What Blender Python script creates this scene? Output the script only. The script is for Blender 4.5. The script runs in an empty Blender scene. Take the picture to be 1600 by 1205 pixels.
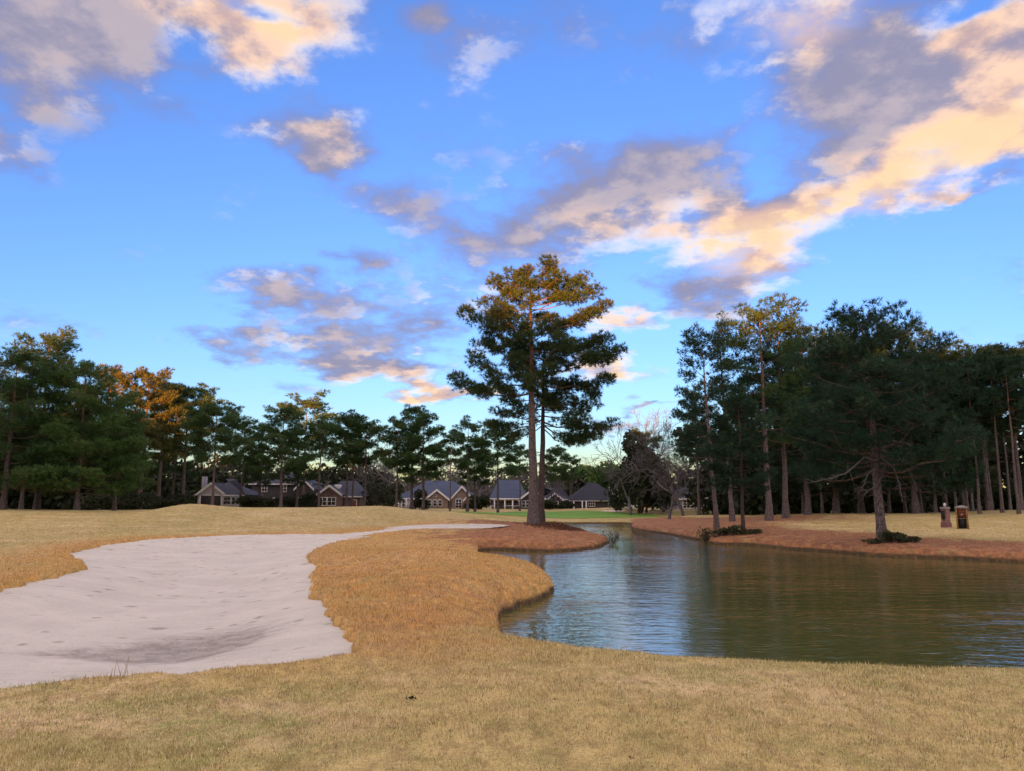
import bpy, math, random
import numpy as np

# ------------------------------------------------------------------ camera
scene = bpy.context.scene
col = scene.collection
R = math.radians
EYE = 1.6
FPX = 1245.0                      # focal length of the phone camera in photograph pixels (28 mm equivalent)
PITCH = math.atan((785 - 602.5) / FPX)
cam_d = bpy.data.cameras.new("camera")
cam = bpy.data.objects.new("camera", cam_d)
col.objects.link(cam)
cam.location = (0, 0, EYE)
cam.rotation_euler = (math.pi / 2 + PITCH, 0, 0)
cam_d.sensor_width = 36.0
cam_d.lens = 36.0 * FPX / 1600.0
cam_d.clip_start = 0.05
cam_d.clip_end = 6000
scene.camera = cam

# ------------------------------------------------------------------ light
SUN_EL, SUN_AZ = R(3.0), R(190.0)          # low evening sun behind the camera (azimuth clockwise from +Y)
SKY_STRENGTH = 0.105
SUN_STRENGTH = 5.0
EXPOSURE = 2.3

scene.view_settings.view_transform = 'Standard'
scene.view_settings.look = 'None'
scene.view_settings.gamma = 1
scene.view_settings.use_curve_mapping = False
scene.view_settings.exposure = EXPOSURE
scene.render.engine = 'CYCLES'
scene.cycles.use_denoising = True
scene.cycles.use_adaptive_sampling = True
scene.cycles.adaptive_threshold = 0.008
scene.cycles.max_bounces = 6
scene.cycles.diffuse_bounces = 3
scene.cycles.glossy_bounces = 3
scene.cycles.transmission_bounces = 3
scene.cycles.sample_clamp_indirect = 6

sun_d = bpy.data.lights.new("sun", 'SUN')
sun_d.energy = SUN_STRENGTH
sun_d.angle = R(0.5)
sun_d.color = (1.0, 0.31, 0.045)
sun = bpy.data.objects.new("sun", sun_d)
col.objects.link(sun)
sun.location = (-12, -60, 30)
sun.rotation_euler = (math.pi / 2 - SUN_EL, 0, math.pi - SUN_AZ)


# ------------------------------------------------------------------ node helpers
class NT:
    """Small helper that strings shader nodes together."""
    def __init__(self, tree):
        self.t = tree
        self.n = tree.nodes
        self.l = tree.links

    def new(self, typ, **kw):
        nd = self.n.new(typ)
        for k, v in kw.items():
            setattr(nd, k, v)
        return nd

    def put(self, sock, v):
        if isinstance(v, bpy.types.NodeSocket):
            self.l.new(v, sock)
        else:
            sock.default_value = v

    def m(self, op, a, b=0.0, c=0.0, clamp=False):
        nd = self.new('ShaderNodeMath', operation=op, use_clamp=clamp)
        for i, v in enumerate((a, b, c)):
            self.put(nd.inputs[i], v)
        return nd.outputs[0]

    def v(self, op, a, b=(0, 0, 0)):
        nd = self.new('ShaderNodeVectorMath', operation=op)
        self.put(nd.inputs[0], a)
        if op == 'SCALE':
            self.put(nd.inputs['Scale'], b)
        else:
            self.put(nd.inputs[1], b)
        return nd.outputs[0]

    def mix(self, f, a, b, blend='MIX'):
        nd = self.new('ShaderNodeMix', data_type='RGBA', blend_type=blend)
        self.put(nd.inputs[0], f)
        for s, v in ((nd.inputs[6], a), (nd.inputs[7], b)):
            if isinstance(v, tuple) and len(v) == 3:
                v = (*v, 1)
            self.put(s, v)
        return nd.outputs[2]

    def ss(self, x, a, b, lo=0.0, hi=1.0):
        nd = self.new('ShaderNodeMapRange', interpolation_type='SMOOTHSTEP')
        self.put(nd.inputs[0], x)
        for i, v in enumerate((a, b, lo, hi)):
            self.put(nd.inputs[i + 1], v)
        return nd.outputs[0]

    def noise(self, vec, scale, detail=4.0, rough=0.5, dist=0.0, dim='3D'):
        nd = self.new('ShaderNodeTexNoise', noise_dimensions=dim)
        self.put(nd.inputs['Vector'], vec)
        nd.inputs['Scale'].default_value = scale
        nd.inputs['Detail'].default_value = detail
        nd.inputs['Roughness'].default_value = rough
        nd.inputs['Distortion'].default_value = dist
        return nd.outputs[0]

    def mapping(self, vec, loc=(0, 0, 0), rot=(0, 0, 0), scale=(1, 1, 1), typ='POINT'):
        nd = self.new('ShaderNodeMapping', vector_type=typ)
        self.put(nd.inputs['Vector'], vec)
        nd.inputs['Location'].default_value = loc
        nd.inputs['Rotation'].default_value = rot
        nd.inputs['Scale'].default_value = scale
        return nd.outputs[0]


# ------------------------------------------------------------------ world: sky and clouds
def ray(u, v):
    """Direction in the place of a point of the photograph (1600 x 1205)."""
    a, b = (u - 800) / FPX, (602.5 - v) / FPX
    c, s = math.cos(PITCH), math.sin(PITCH)
    return np.array([a, c - s * b, s + c * b])


def azel(u, v):
    d = ray(u, v)
    return math.atan2(d[0], d[1]), math.atan2(d[2], math.hypot(d[0], d[1]))


# centre (photograph pixels), horizontal radius, height/width class ('p' puff, 's' flat streak), weight of the cloud masses
CLOUDS = [
    (60, 20, 330, 'p', .9), (250, 10, 260, 'p', .6), (360, 70, 190, 'p', .55), (480, 20, 190, 'p', .75), (410, 118, 170, 's', .55),
    (40, 130, 230, 'p', .40), (300, 84, 80, 'p', -.85), (395, 6, 75, 's', -.7),
    (515, 205, 118, 'p', 1.05), (480, 240, 80, 'p', .40), (0, 245, 120, 'p', .75), (265, 190, 80, 's', .32),
    (1230, 20, 270, 'p', .75), (1400, 40, 260, 'p', .6), (1560, 70, 270, 'p', .75), (1300, 160, 240, 'p', .65), (1480, 160, 280, 'p', .75),
    (1590, 220, 220, 'p', .6), (1170, 235, 220, 'p', .42), (900, 255, 200, 'p', .52), (1020, 265, 190, 'p', .45), (1060, 330, 230, 's', .62),
    (1240, 320, 240, 's', .80), (1140, 400, 190, 'p', .95), (1080, 455, 130, 'p', .62), (1390, 270, 180, 'p', .72), (1500, 300, 95, 's', .8),
    (1165, 228, 60, 'p', -.4), (1530, 6, 120, 's', -.75), (1125, 150, 85, 'p', -.3), (1205, 405, 60, 'p', .4), (1180, 287, 65, 'p', -.5),
    (745, 60, 150, 'p', .40), (680, 15, 70, 'p', .8), (870, 20, 120, 'p', .42), (1000, 85, 160, 'p', .40),
    (600, 310, 160, 's', .5), (790, 345, 190, 's', .55), (640, 390, 150, 'p', .5), (760, 410, 150, 'p', .5), (530, 400, 95, 's', .6),
    (450, 457, 160, 's', .8), (700, 475, 180, 's', .72), (500, 485, 130, 's', .5), (610, 510, 150, 's', .6), (520, 545, 180, 's', .8),
    (600, 580, 140, 's', .85), (330, 542, 120, 's', .72), (910, 390, 150, 'p', .42), (665, 607, 85, 's', .85),
    (745, 608, 65, 's', .8), (970, 502, 80, 's', .85), (965, 572, 120, 's', .85), (965, 661, 60, 's', .7), (1020, 632, 50, 's', .7),
    (840, 560, 130, 's', .4), (390, 205, 130, 's', .30),
]
# where those masses catch the evening sun
WARM = [
    (1240, 30, 200, 'p', 1.0), (1600, 170, 230, 'p', 1.0), (1490, 225, 160, 'p', .8), (1150, 400, 170, 'p', 1.0), (1390, 275, 170, 'p', .85),
    (1260, 330, 210, 's', .9), (1030, 335, 170, 's', .5), (1540, 50, 210, 'p', .6), (1500, 300, 90, 's', .5),
    (450, 40, 220, 'p', .6), (330, 0, 210, 's', .45), (600, 575, 110, 's', .55), (665, 607, 80, 's', .9), (745, 607, 70, 's', .9),
    (965, 572, 130, 's', .8), (970, 502, 100, 's', .7), (740, 482, 130, 's', .3), (510, 210, 110, 'p', .35), (400, 120, 140, 's', .35),
]
ASPECT = {'p': 0.52, 's': 0.30}


def blobs(N, spaces, table):
    """Sum of soft round masses; each class of mass is round in its own stretched azimuth/elevation space."""
    total = 0.0
    for cx, cy, rx, cl, amp in table:
        a0, e0 = azel(cx, cy)
        ra = abs(azel(cx + rx, cy)[0] - a0)
        d = N.new('ShaderNodeVectorMath', operation='DISTANCE')
        N.l.new(spaces[cl], d.inputs[0])
        d.inputs[1].default_value = (a0, e0 / ASPECT[cl], 0)
        g = N.m('MULTIPLY_ADD', d.outputs['Value'], -1.0 / ra, 1.0, clamp=True)
        total = N.m('MULTIPLY_ADD', g, amp, total)
    return total


def build_world():
    w = bpy.data.worlds.new("World")
    scene.world = w
    w.use_nodes = True
    w.cycles.sampling_method = 'MANUAL'
    w.cycles.sample_map_resolution = 1024
    w.node_tree.nodes.clear()
    N = NT(w.node_tree)
    out = N.new('ShaderNodeOutputWorld')
    bg = N.new('ShaderNodeBackground')
    N.l.new(bg.outputs[0], out.inputs[0])
    bg.inputs[1].default_value = SKY_STRENGTH
    sky = N.new('ShaderNodeTexSky', sky_type='NISHITA')
    sky.sun_disc = False
    sky.sun_elevation = SUN_EL
    sky.sun_rotation = SUN_AZ
    sky.air_density = 1.0
    sky.dust_density = 0.25
    sky.ozone_density = 2.0
    base = N.mix(1.0, sky.outputs[0], SKY_TINT, 'MULTIPLY')

    tc = N.new('ShaderNodeTexCoord')
    sep = N.new('ShaderNodeSeparateXYZ')
    N.l.new(tc.outputs['Generated'], sep.inputs[0])
    x, y, z = sep.outputs
    az = N.m('ARCTAN2', x, y)
    el = N.m('ARCSINE', N.m('MAXIMUM', z, -0.02))
    # position on a cloud layer overhead: clouds shrink and flatten toward the horizon
    zz = N.m('ADD', N.m('MAXIMUM', z, 0.0), 0.22)
    pc = N.new('ShaderNodeCombineXYZ')
    N.l.new(N.m('DIVIDE', x, zz), pc.inputs[0])
    N.l.new(N.m('DIVIDE', y, zz), pc.inputs[1])
    p = pc.outputs[0]
    wob = N.new('ShaderNodeTexNoise', noise_dimensions='2D')
    N.l.new(p, wob.inputs['Vector'])
    wob.inputs['Scale'].default_value = 4.2
    wob.inputs['Detail'].default_value = 4
    wob.inputs['Roughness'].default_value = .55
    off = N.v('SCALE', N.v('SUBTRACT', wob.outputs['Color'], (0.5, 0.5, 0.5)), 0.13)
    so = N.new('ShaderNodeSeparateXYZ')
    N.l.new(off, so.inputs[0])
    az2, el2 = N.m('ADD', az, so.outputs[0]), N.m('MULTIPLY_ADD', so.outputs[1], .6, el)
    spaces = {}
    for k, asp in ASPECT.items():
        c = N.new('ShaderNodeCombineXYZ')
        N.l.new(az2, c.inputs[0])
        N.l.new(N.m('MULTIPLY', el2, 1 / asp), c.inputs[1])
        spaces[k] = c.outputs[0]
    big = N.noise(p, 3.6, 9.0, 0.62, 0.0, '2D')
    lit = N.noise(N.v('ADD', p, (0.045, 0.05, 0)), 3.6, 6.0, 0.60, 0.0, '2D')
    b = blobs(N, spaces, CLOUDS)
    # unseen broken cloud added outside the frame, warm and bright to fill the shade
    far = N.m('MAXIMUM', N.ss(N.m('ABSOLUTE', az), 0.72, 1.1), N.ss(el, .62, .85))
    b = N.m('MULTIPLY_ADD', far, N.m('MULTIPLY', N.ss(wob.outputs[0], .35, .55), .75), b)
    d0 = N.m('SUBTRACT', N.m('MULTIPLY_ADD', N.m('SUBTRACT', big, 0.5), 1.85, b), CL_CUT)
    alpha = N.m('MULTIPLY', N.ss(d0, -0.14, 0.58), 0.97)
    light = N.ss(N.m('SUBTRACT', big, lit), -0.10, 0.13)
    thick = N.ss(d0, 0.10, 0.70)
    warm = blobs(N, spaces, WARM)
    warm = N.m('MULTIPLY_ADD', far, 0.55, warm)
    warm = N.m('MULTIPLY_ADD', N.m('SUBTRACT', wob.outputs[0], .5), .5, warm)
    warm = N.m('MULTIPLY_ADD', N.m('SUBTRACT', light, .5), .35, warm, clamp=True)
    shade = N.mix(thick, CL_THIN, N.mix(light, CL_GREY, CL_GREY_LIT))
    c = N.mix(N.ss(warm, 0.10, 0.70), shade, N.mix(light, CL_ORANGE, CL_PEACH))
    c = N.mix(N.ss(warm, 0.55, 1.0, 0, .85), c, CL_YELLOW)
    rim = N.m('MULTIPLY', N.ss(d0, .70, .10), N.m('MULTIPLY_ADD', N.ss(warm, 0.0, 0.4), .90, .03))
    c = N.mix(N.m('MULTIPLY', N.m('MULTIPLY_ADD', light, .8, .2), rim), c, CL_WHITE)
    c = N.v('SCALE', c, N.m('MULTIPLY_ADD', far, FILL_CLOUD_GAIN - 1.0, 1.0))      # unseen clouds brightened to light the shaded ground
    N.l.new(N.mix(alpha, base, c), bg.inputs[0])
    return w


SKY_TINT = (0.56, 0.73, 1.30)
CL_CUT = 0.26
FILL_CLOUD_GAIN = 2.75
CL_THIN = (.42, .52, 1.12)
CL_GREY = (.62, .60, .86)
CL_GREY_LIT = (1.02, .88, 1.00)
CL_ORANGE = (1.50, .98, .80)
CL_PEACH = (2.05, 1.40, 1.05)
CL_YELLOW = (2.15, 1.52, .85)
CL_WHITE = (2.2, 2.05, 1.95)
build_world()


# ------------------------------------------------------------------ general helpers
rng = np.random.default_rng(7)


def tag(o, label=None, cat=None, group=None, kind=None):
    if label:
        o['label'] = label
    if cat:
        o['category'] = cat
    if group:
        o['group'] = group
    if kind:
        o['kind'] = kind
    return o


def raw_mesh(name, verts, faces, smooth=False, attrs=None):
    """Mesh from numpy arrays; faces is an (n,3) or (n,4) array. attrs: name -> per-vertex float array."""
    me = bpy.data.meshes.new(name)
    verts = np.ascontiguousarray(verts, dtype=np.float32)
    faces = np.ascontiguousarray(faces, dtype=np.int32)
    k = faces.shape[1]
    me.vertices.add(len(verts))
    me.vertices.foreach_set('co', verts.ravel())
    me.loops.add(faces.size)
    me.loops.foreach_set('vertex_index', faces.ravel())
    me.polygons.add(len(faces))
    me.polygons.foreach_set('loop_start', np.arange(0, faces.size, k, dtype=np.int32))
    if smooth:
        me.polygons.foreach_set('use_smooth', np.ones(len(faces), dtype=bool))
    for an, arr in (attrs or {}).items():
        at = me.attributes.new(an, 'FLOAT', 'POINT')
        at.data.foreach_set('value', np.ascontiguousarray(arr, dtype=np.float32))
    me.update(calc_edges=True)
    me.validate()
    return me


def link(name, me, mat=None, parent=None, loc=None):
    o = bpy.data.objects.new(name, me)
    col.objects.link(o)
    if mat is not None and me is not None and not me.materials:
        me.materials.append(mat)
    if parent is not None:
        o.parent = parent
    if loc is not None:
        o.location = loc
    return o


def empty(name, loc, rz=0.0):
    o = bpy.data.objects.new(name, None)
    col.objects.link(o)
    o.location = loc
    o.rotation_euler = (0, 0, rz)
    o.empty_display_size = 0.3
    return o


def material(name):
    m = bpy.data.materials.new(name)
    m.use_nodes = True
    nt = m.node_tree
    nt.nodes.clear()
    N = NT(nt)
    out = N.new('ShaderNodeOutputMaterial')
    b = N.new('ShaderNodeBsdfPrincipled')
    N.l.new(b.outputs[0], out.inputs[0])
    b.inputs['Roughness'].default_value = 0.9
    b.inputs['Specular IOR Level'].default_value = 0.2
    return m, N, b


def attr(N, name):
    a = N.new('ShaderNodeAttribute')
    a.attribute_name = name
    return a.outputs['Fac']


def bump(N, b, h, strength, dist):
    nd = N.new('ShaderNodeBump')
    N.put(nd.inputs['Height'], h)
    nd.inputs['Strength'].default_value = strength
    nd.inputs['Distance'].default_value = dist
    N.l.new(nd.outputs[0], b.inputs['Normal'])


def at_z(u, v, z):
    """Ground point of the place seen at photograph pixel (u, v) when it lies at height z."""
    d = ray(u, v)
    k = (z - EYE) / d[2]
    return np.array([d[0] * k, d[1] * k, z])


def at_y(u, v, y):
    d = ray(u, v)
    k = y / d[1]
    return np.array([d[0] * k, y, EYE + d[2] * k])


def vnoise(x, y, seed=0):
    """Smooth 2-D value noise in [-1, 1]."""
    xi, yi = np.floor(x).astype(np.int64), np.floor(y).astype(np.int64)
    fx, fy = x - xi, y - yi
    fx, fy = fx * fx * (3 - 2 * fx), fy * fy * (3 - 2 * fy)

    def h(i, j):
        n = (i * 374761393 + j * 668265263 + seed * 982451653) & 0x7fffffff
        n = ((n ^ (n >> 13)) * 1274126177) & 0x7fffffff
        return ((n ^ (n >> 16)) & 0xffff) / 32767.5 - 1
    a, b, c, d = h(xi, yi), h(xi + 1, yi), h(xi, yi + 1), h(xi + 1, yi + 1)
    return (a * (1 - fx) + b * fx) * (1 - fy) + (c * (1 - fx) + d * fx) * fy


def fbm2(x, y, oct=4, seed=0, gain=.5):
    s, a, t = 0, 1.0, 0
    for i in range(oct):
        s = s + a * vnoise(x * 2 ** i, y * 2 ** i, seed + i)
        t += a
        a *= gain
    return s / t


def sstep(a, b, x):
    t = np.clip((x - a) / (b - a), 0, 1)
    return t * t * (3 - 2 * t)


def smooth_poly(pts, n=5):
    """Closed Catmull-Rom curve through the points."""
    p = np.asarray(pts, float)[:, :2]
    p0, p1, p2, p3 = np.roll(p, 1, 0), p, np.roll(p, -1, 0), np.roll(p, -2, 0)
    out = []
    for t in np.arange(n) / n:
        out.append(.5 * ((2 * p1) + (-p0 + p2) * t + (2 * p0 - 5 * p1 + 4 * p2 - p3) * t * t + (-p0 + 3 * p1 - 3 * p2 + p3) * t ** 3))
    return np.stack(out, 1).reshape(-1, 2)


def sdf(px, py, poly):
    """Signed distance to a closed polygon, negative inside."""
    shp = px.shape
    px, py = px.ravel(), py.ravel()
    best = np.full(px.shape, 1e18)
    inside = np.zeros(px.shape, bool)
    q = np.roll(poly, -1, 0)
    for (ax, ay), (bx, by) in zip(poly, q):
        ex, ey = bx - ax, by - ay
        wx, wy = px - ax, py - ay
        t = np.clip((wx * ex + wy * ey) / (ex * ex + ey * ey + 1e-12), 0, 1)
        dx, dy = wx - ex * t, wy - ey * t
        np.minimum(best, dx * dx + dy * dy, out=best)
        if ay != by:
            c = ((ay > py) != (by > py)) & (px < (bx - ax) * (py - ay) / (by - ay) + ax)
            inside ^= c
    d = np.sqrt(best)
    return np.where(inside, -d, d).reshape(shp)


# ------------------------------------------------------------------ the lie of the land
WATER_Z = -0.60


def P(tri):
    return [at_z(u, v, z) for u, v, z in tri]


W = WATER_Z
POND = smooth_poly(P([
    (800, 979, 0), (840, 989, 0), (900, 998, 0), (1000, 1008, 0), (1200, 1019, 0), (1400, 1026, 0), (1600, 1031, 0), (1900, 1040, 0),
    (2500, 1000, -.3), (2600, 915, W), (2300, 905, W), (1900, 893, W), (1700, 884, W), (1600, 880, W), (1500, 875, W), (1430, 872, W), (1360, 869, W),
    (1300, 863, W), (1240, 859.5, W), (1190, 854, W), (1150, 852, W), (1115, 850.5, W), (1085, 843.5, W), (1050, 837, W), (1010, 831, W), (985, 825, W), (990, 820.5, W), (975, 818.3, W),
    (930, 818, W), (880, 818, W), (845, 818.6, W), (850, 823, W), (885, 822, -.35), (905, 826.5, -.35), (930, 835, -.4), (950, 844, -.5),
    (951, 849, W), (935, 856, W), (905, 860.5, W), (860, 862.5, W), (820, 862, W), (785, 860, W), (752, 861, W), (755, 867, -.45), (800, 868, -.3), (832, 876, -.25), (856, 890, -.25),
    (870, 908, -.35), (868, 924, W), (850, 937, W), (815, 948, W), (790, 960, W), (781, 968, W), (786, 975, -.3)]), 5)
SAND = smooth_poly(P([
    (-420, 1110, 0), (-150, 1098, 0), (0, 1085, 0), (150, 1068, 0), (300, 1056, 0), (420, 1043, 0), (500, 1032, 0), (546, 1021, 0), (548, 1012, -.1),
    (530, 990, -.2), (505, 965, -.3), (487, 938, -.3), (491, 910, -.3), (480, 886, -.3), (500, 866, -.3), (545, 850, -.3), (620, 839.5, -.3), (690, 835.5, -.3),
    (750, 832, -.2), (790, 826, -.1), (770, 823, 0), (700, 824, 0), (630, 828, -.05), (570, 836, -.1), (520, 842, -.15), (440, 845, -.2), (350, 848, -.2), (250, 853, -.2), (165, 862, -.2),
    (108, 878, -.25), (118, 893, -.3), (134, 905, -.3), (105, 916, -.3), (50, 934, -.3), (0, 950, -.3), (-120, 975, -.3), (-380, 1000, -.3)]), 5)
GREEN = smooth_poly([at_y(u, v, d) for u, v, d in [
    (700, 806, 96), (760, 803, 104), (850, 799.5, 112), (940, 799.5, 112), (1010, 803, 108), (1040, 807, 100), (990, 811, 94), (900, 811.5, 92), (800, 811.5, 92), (730, 809.5, 93)]], 6)
TRAP_A = smooth_poly([at_y(u, v, d) for u, v, d in [(934, 797.4, 113), (950, 794.4, 116.5), (968, 793.9, 117), (979, 795.6, 115), (975, 797.6, 113), (955, 798.2, 112)]], 5)
TRAP_B = smooth_poly([at_y(u, v, d) for u, v, d in [(742, 801.8, 106), (765, 799.6, 110), (785, 798.9, 112), (798, 799.6, 110), (780, 801.8, 106), (760, 802.6, 104.5)]], 5)

LAND = []                        # control points (x, y, z)
for yy in (-40, -12, -4, 1, 4, 6.5):
    for xx in (-30, -9, -3, 3, 9, 30):
        LAND.append((xx, yy, 0.02 * math.sin(xx * 1.3 + yy)))
LAND += [tuple(at_z(u, v, z)) for u, v, z in [
    (0, 1085, 0), (300, 1056, 0), (546, 1021, 0), (680, 1010, 0), (800, 985, 0), (1000, 1008, 0), (1300, 1022, 0), (1600, 1031, 0),
    (600, 970, 0.02), (700, 950, -.02), (760, 960, -.1), (650, 900, .12), (560, 900, .0), (500, 900, -.15), (760, 900, .10), (840, 915, -.15), (640, 860, .30), (560, 862, .12), (740, 866, .22), (800, 880, .02),
    (200, 1000, -.05), (400, 960, -.08), (300, 880, -.05), (150, 960, -.05), (500, 850, -.02), (100, 885, .05), (50, 915, .05), (0, 900, .05), (-200, 950, 0),
    (110, 872, .05), (200, 850, .08), (350, 843, .08), (480, 838, .08), (600, 825, .12), (700, 821, .15),
    (760, 856, -.3), (860, 855, -.25), (930, 850, -.35), (800, 842, .0), (880, 838, -.05), (838, 822, .08), (800, 826, .1), (900, 828, -.15),
    (1375, 858, -.25), (1375, 850, -.14), (1250, 853, -.3), (1250, 838, -.08), (1500, 868, -.3), (1500, 850, -.12), (1600, 873, -.3), (1600, 850, -.1), (1800, 860, -.2), (1490, 828, -.02),
    (1160, 842, -.25), (1117, 828, 0.0), (1160, 832, -.02), (1060, 830, -.2), (1010, 826, -.3), (1060, 818, -.05), (1250, 818, .1), (1400, 820, .05), (1600, 822, .1)]]
LAND += [tuple(at_y(u, v, d)) for u, v, d in [
    # left fairway and its mounds
    (0, 860, 27), (0, 830, 38), (150, 830, 38), (300, 830, 40), (450, 828, 42), (0, 812, 48), (120, 814, 48), (300, 812, 48), (450, 814, 48), (-200, 805, 50), (-350, 800, 56),
    (0, 795.5, 56), (60, 797, 56), (120, 800, 55), (185, 804.5, 54), (240, 796.5, 55), (290, 787.5, 55), (350, 792, 56), (420, 796, 56), (500, 800.5, 56), (545, 795.5, 58), (600, 790.5, 60), (650, 797, 62), (690, 803, 66),
    (560, 812, 52), (640, 812, 54), (720, 811, 68),
    (0, 797, 68), (185, 800, 68), (290, 797, 72), (420, 797, 75), (500, 796.5, 80), (600, 797, 85), (700, 801, 88), (-300, 798, 75),
    # far side of the pond
    (700, 815, 76), (780, 813, 80), (900, 814, 88), (960, 814, 88), (850, 806, 98), (950, 806, 98), (1020, 809, 95), (850, 799.6, 112), (950, 799.3, 112), (1000, 803, 108),
    (905, 795, 118), (870, 798.5, 118), (935, 797.5, 119), (965, 792.5, 120), (1010, 797.5, 119), (1060, 799.5, 110), (1085, 795.5, 112), (1125, 799, 112), (1150, 803, 110),
    (690, 797.5, 112), (730, 800.5, 112), (780, 797, 116), (820, 798, 118), (640, 796.5, 112),
    (640, 795.5, 140), (780, 795.5, 140), (900, 796, 140), (1050, 797, 135), (500, 796, 130), (330, 796, 110), (150, 797, 100), (-100, 797, 100), (1300, 799, 110), (1600, 798, 110), (1900, 798, 100),
    # right side
    (1040, 812, 80), (1090, 806, 88), (1142, 815, 64), (1200, 812, 63), (1226, 810, 66), (1130, 808, 82), (1280, 808, 66), (1400, 806.5, 66), (1500, 808, 64), (1560, 801, 66), (1600, 799.5, 66), (1650, 799, 66), (1800, 804, 60), (1600, 812, 58), (1450, 812, 58),
    (1500, 802, 80), (1350, 803, 82), (1240, 804, 84)]]
for a in np.linspace(-1, 1, 9):
    LAND.append((a * 420, 260, 1.2))
    LAND.append((a * 500, -250, 0.5))
for s in (-1, 1):
    for yy in (-100, 0, 60, 140):
        LAND.append((s * 200, yy, 0.8))
LAND = np.array(LAND)


def warp_xy(x, y):
    """Coordinates in which the control points are about evenly spaced: bearing and log distance."""
    x, y = np.asarray(x, float), np.asarray(y, float) + 3.0
    r = np.sqrt(x * x + y * y) + 1.5
    return np.arctan2(x, y) * 2.2, np.log(r) * 1.6


def tps_k(d2):
    return np.where(d2 > 1e-12, d2 * np.log(d2 + 1e-12) * .5, 0.0)


LA, LB = warp_xy(LAND[:, 0], LAND[:, 1])
n_l = len(LAND)
_A = np.zeros((n_l + 3, n_l + 3))
_A[:n_l, :n_l] = tps_k((LA[:, None] - LA) ** 2 + (LB[:, None] - LB) ** 2) + np.eye(n_l) * 2e-4
_Pm = np.stack([np.ones(n_l), LA, LB], 1)
_A[:n_l, n_l:] = _Pm
_A[n_l:, :n_l] = _Pm.T
TPS_W = np.linalg.solve(_A, np.concatenate([LAND[:, 2], np.zeros(3)]))


def base_h(x, y):
    shp = np.shape(x)
    a, b = warp_xy(np.ravel(x), np.ravel(y))
    out = np.empty(a.shape)
    for i in range(0, len(a), 20000):
        aa, bb = a[i:i + 20000], b[i:i + 20000]
        k = tps_k((aa[:, None] - LA) ** 2 + (bb[:, None] - LB) ** 2)
        out[i:i + 20000] = k @ TPS_W[:n_l] + TPS_W[n_l] + TPS_W[n_l + 1] * aa + TPS_W[n_l + 2] * bb
    return np.clip(out, -.9, 2.2).reshape(shp)


# one sheet round the camera, fine where the photograph looks and coarse elsewhere
dense = np.radians(np.arange(-41, 41.01, 0.16))
coarse = np.radians(np.arange(46, 315, 5.0))
TH = np.concatenate([dense, coarse])
RR = np.concatenate([[0.6, 1.2, 2.0], 2.6 * 1.0085 ** np.arange(0, 530), [260, 300, 360, 450, 600, 900, 1500, 2600]])
RR = np.unique(RR)
GX, GY = RR[:, None] * np.sin(TH), RR[:, None] * np.cos(TH)


def base_on_grid():
    """TPS on every third row and column of the sheet, interpolated between (the land is smooth)."""
    ri = np.unique(np.concatenate([np.arange(0, len(RR), 3), [len(RR) - 1]]))
    ti = np.unique(np.concatenate([np.arange(0, len(dense), 4), np.arange(len(dense) - 1, len(TH))]))
    c = base_h(GX[np.ix_(ri, ti)], GY[np.ix_(ri, ti)])
    lr = np.log(RR)
    tmp = np.stack([np.interp(lr, lr[ri], c[:, j]) for j in range(len(ti))], 1)
    return np.stack([np.interp(TH, TH[ti], tmp[i]) for i in range(len(RR))], 0)


G_BASE = base_on_grid()
near_mask = GY > -30
rough_edge = fbm2(GX * 1.7, GY * 1.7, 3, 11) * .16 + fbm2(GX * 6, GY * 6, 2, 5) * .05


def sdf_grid(poly, pad):
    lo, hi = poly.min(0) - pad, poly.max(0) + pad
    m = (GX > lo[0]) & (GX < hi[0]) & (GY > lo[1]) & (GY < hi[1])
    d = np.full(GX.shape, float(pad))
    d[m] = sdf(GX[m], GY[m], poly)
    return np.clip(d, -50, pad)


D_W = sdf_grid(POND, 12) + rough_edge * .8
D_S = sdf_grid(SAND, 6) + rough_edge * 1.1 + fbm2(GX * .6, GY * .6, 2, 15) * .12
D_G = sdf_grid(GREEN, 4) + fbm2(GX * .3, GY * .3, 2, 3) * .5
D_A = sdf_grid(TRAP_A, 3)
D_B = sdf_grid(TRAP_B, 3)
und = fbm2(GX * .35, GY * .35, 3, 21) * .035 + sstep(30, 45, GY) * fbm2(GX * .09, GY * .16, 2, 25) * .16 + fbm2(GX * 1.6, GY * 1.6, 3, 31) * .012
G_H = G_BASE + und
# dug bunker with a lip, bank falling to the pond
sand_z = G_BASE - .07 + .04 * sstep(28, 38, GY) - .20 * sstep(0, 2.2, -D_S) * (1 - .85 * sstep(26, 38, GY)) + fbm2(GX * .5, GY * .5, 2, 41) * .015 + .009 * fbm2(GX * 3.6, GY * 4.0, 4, 43, .7)
G_H = G_H + .05 * np.exp(-(D_S / .5) ** 2) * (GY < 30)
k = sstep(-.13, .10, D_S)
G_H = np.where(D_S < .4, (sand_z - .35) * (1 - k) + G_H * k, G_H)
G_H = G_H + .06 * np.exp(-((D_W - .3) / .4) ** 2) * (GY > 12)
# a rounded shoulder, then the short cut bank
sh = sstep(1.6, 0.0, D_W) ** 2 * np.where(GY > 12, .5, .1)
G_H = np.where(D_W < 1.8, G_H - sh * np.clip(G_H - (WATER_Z + .10), 0, None), G_H)
k = sstep(-.22, .16, D_W)
bank = -1.5
G_H = np.where(D_W < .4, bank * (1 - k) + G_H * k, G_H)
for dt in (D_A, D_B):
    G_H = G_H - .12 * sstep(.1, -.5, dt)
fbank = fbm2(GX * 2.2, GY * 2.2, 3, 77)

# what grows or lies where (0..1 weights that the materials read)
NX, NY = GX, GY


def bell(u, v, z, rx, ry):
    c = at_z(u, v, z)
    return np.exp(-(((NX - c[0]) / rx) ** 2 + ((NY - c[1]) / ry) ** 2))


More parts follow.
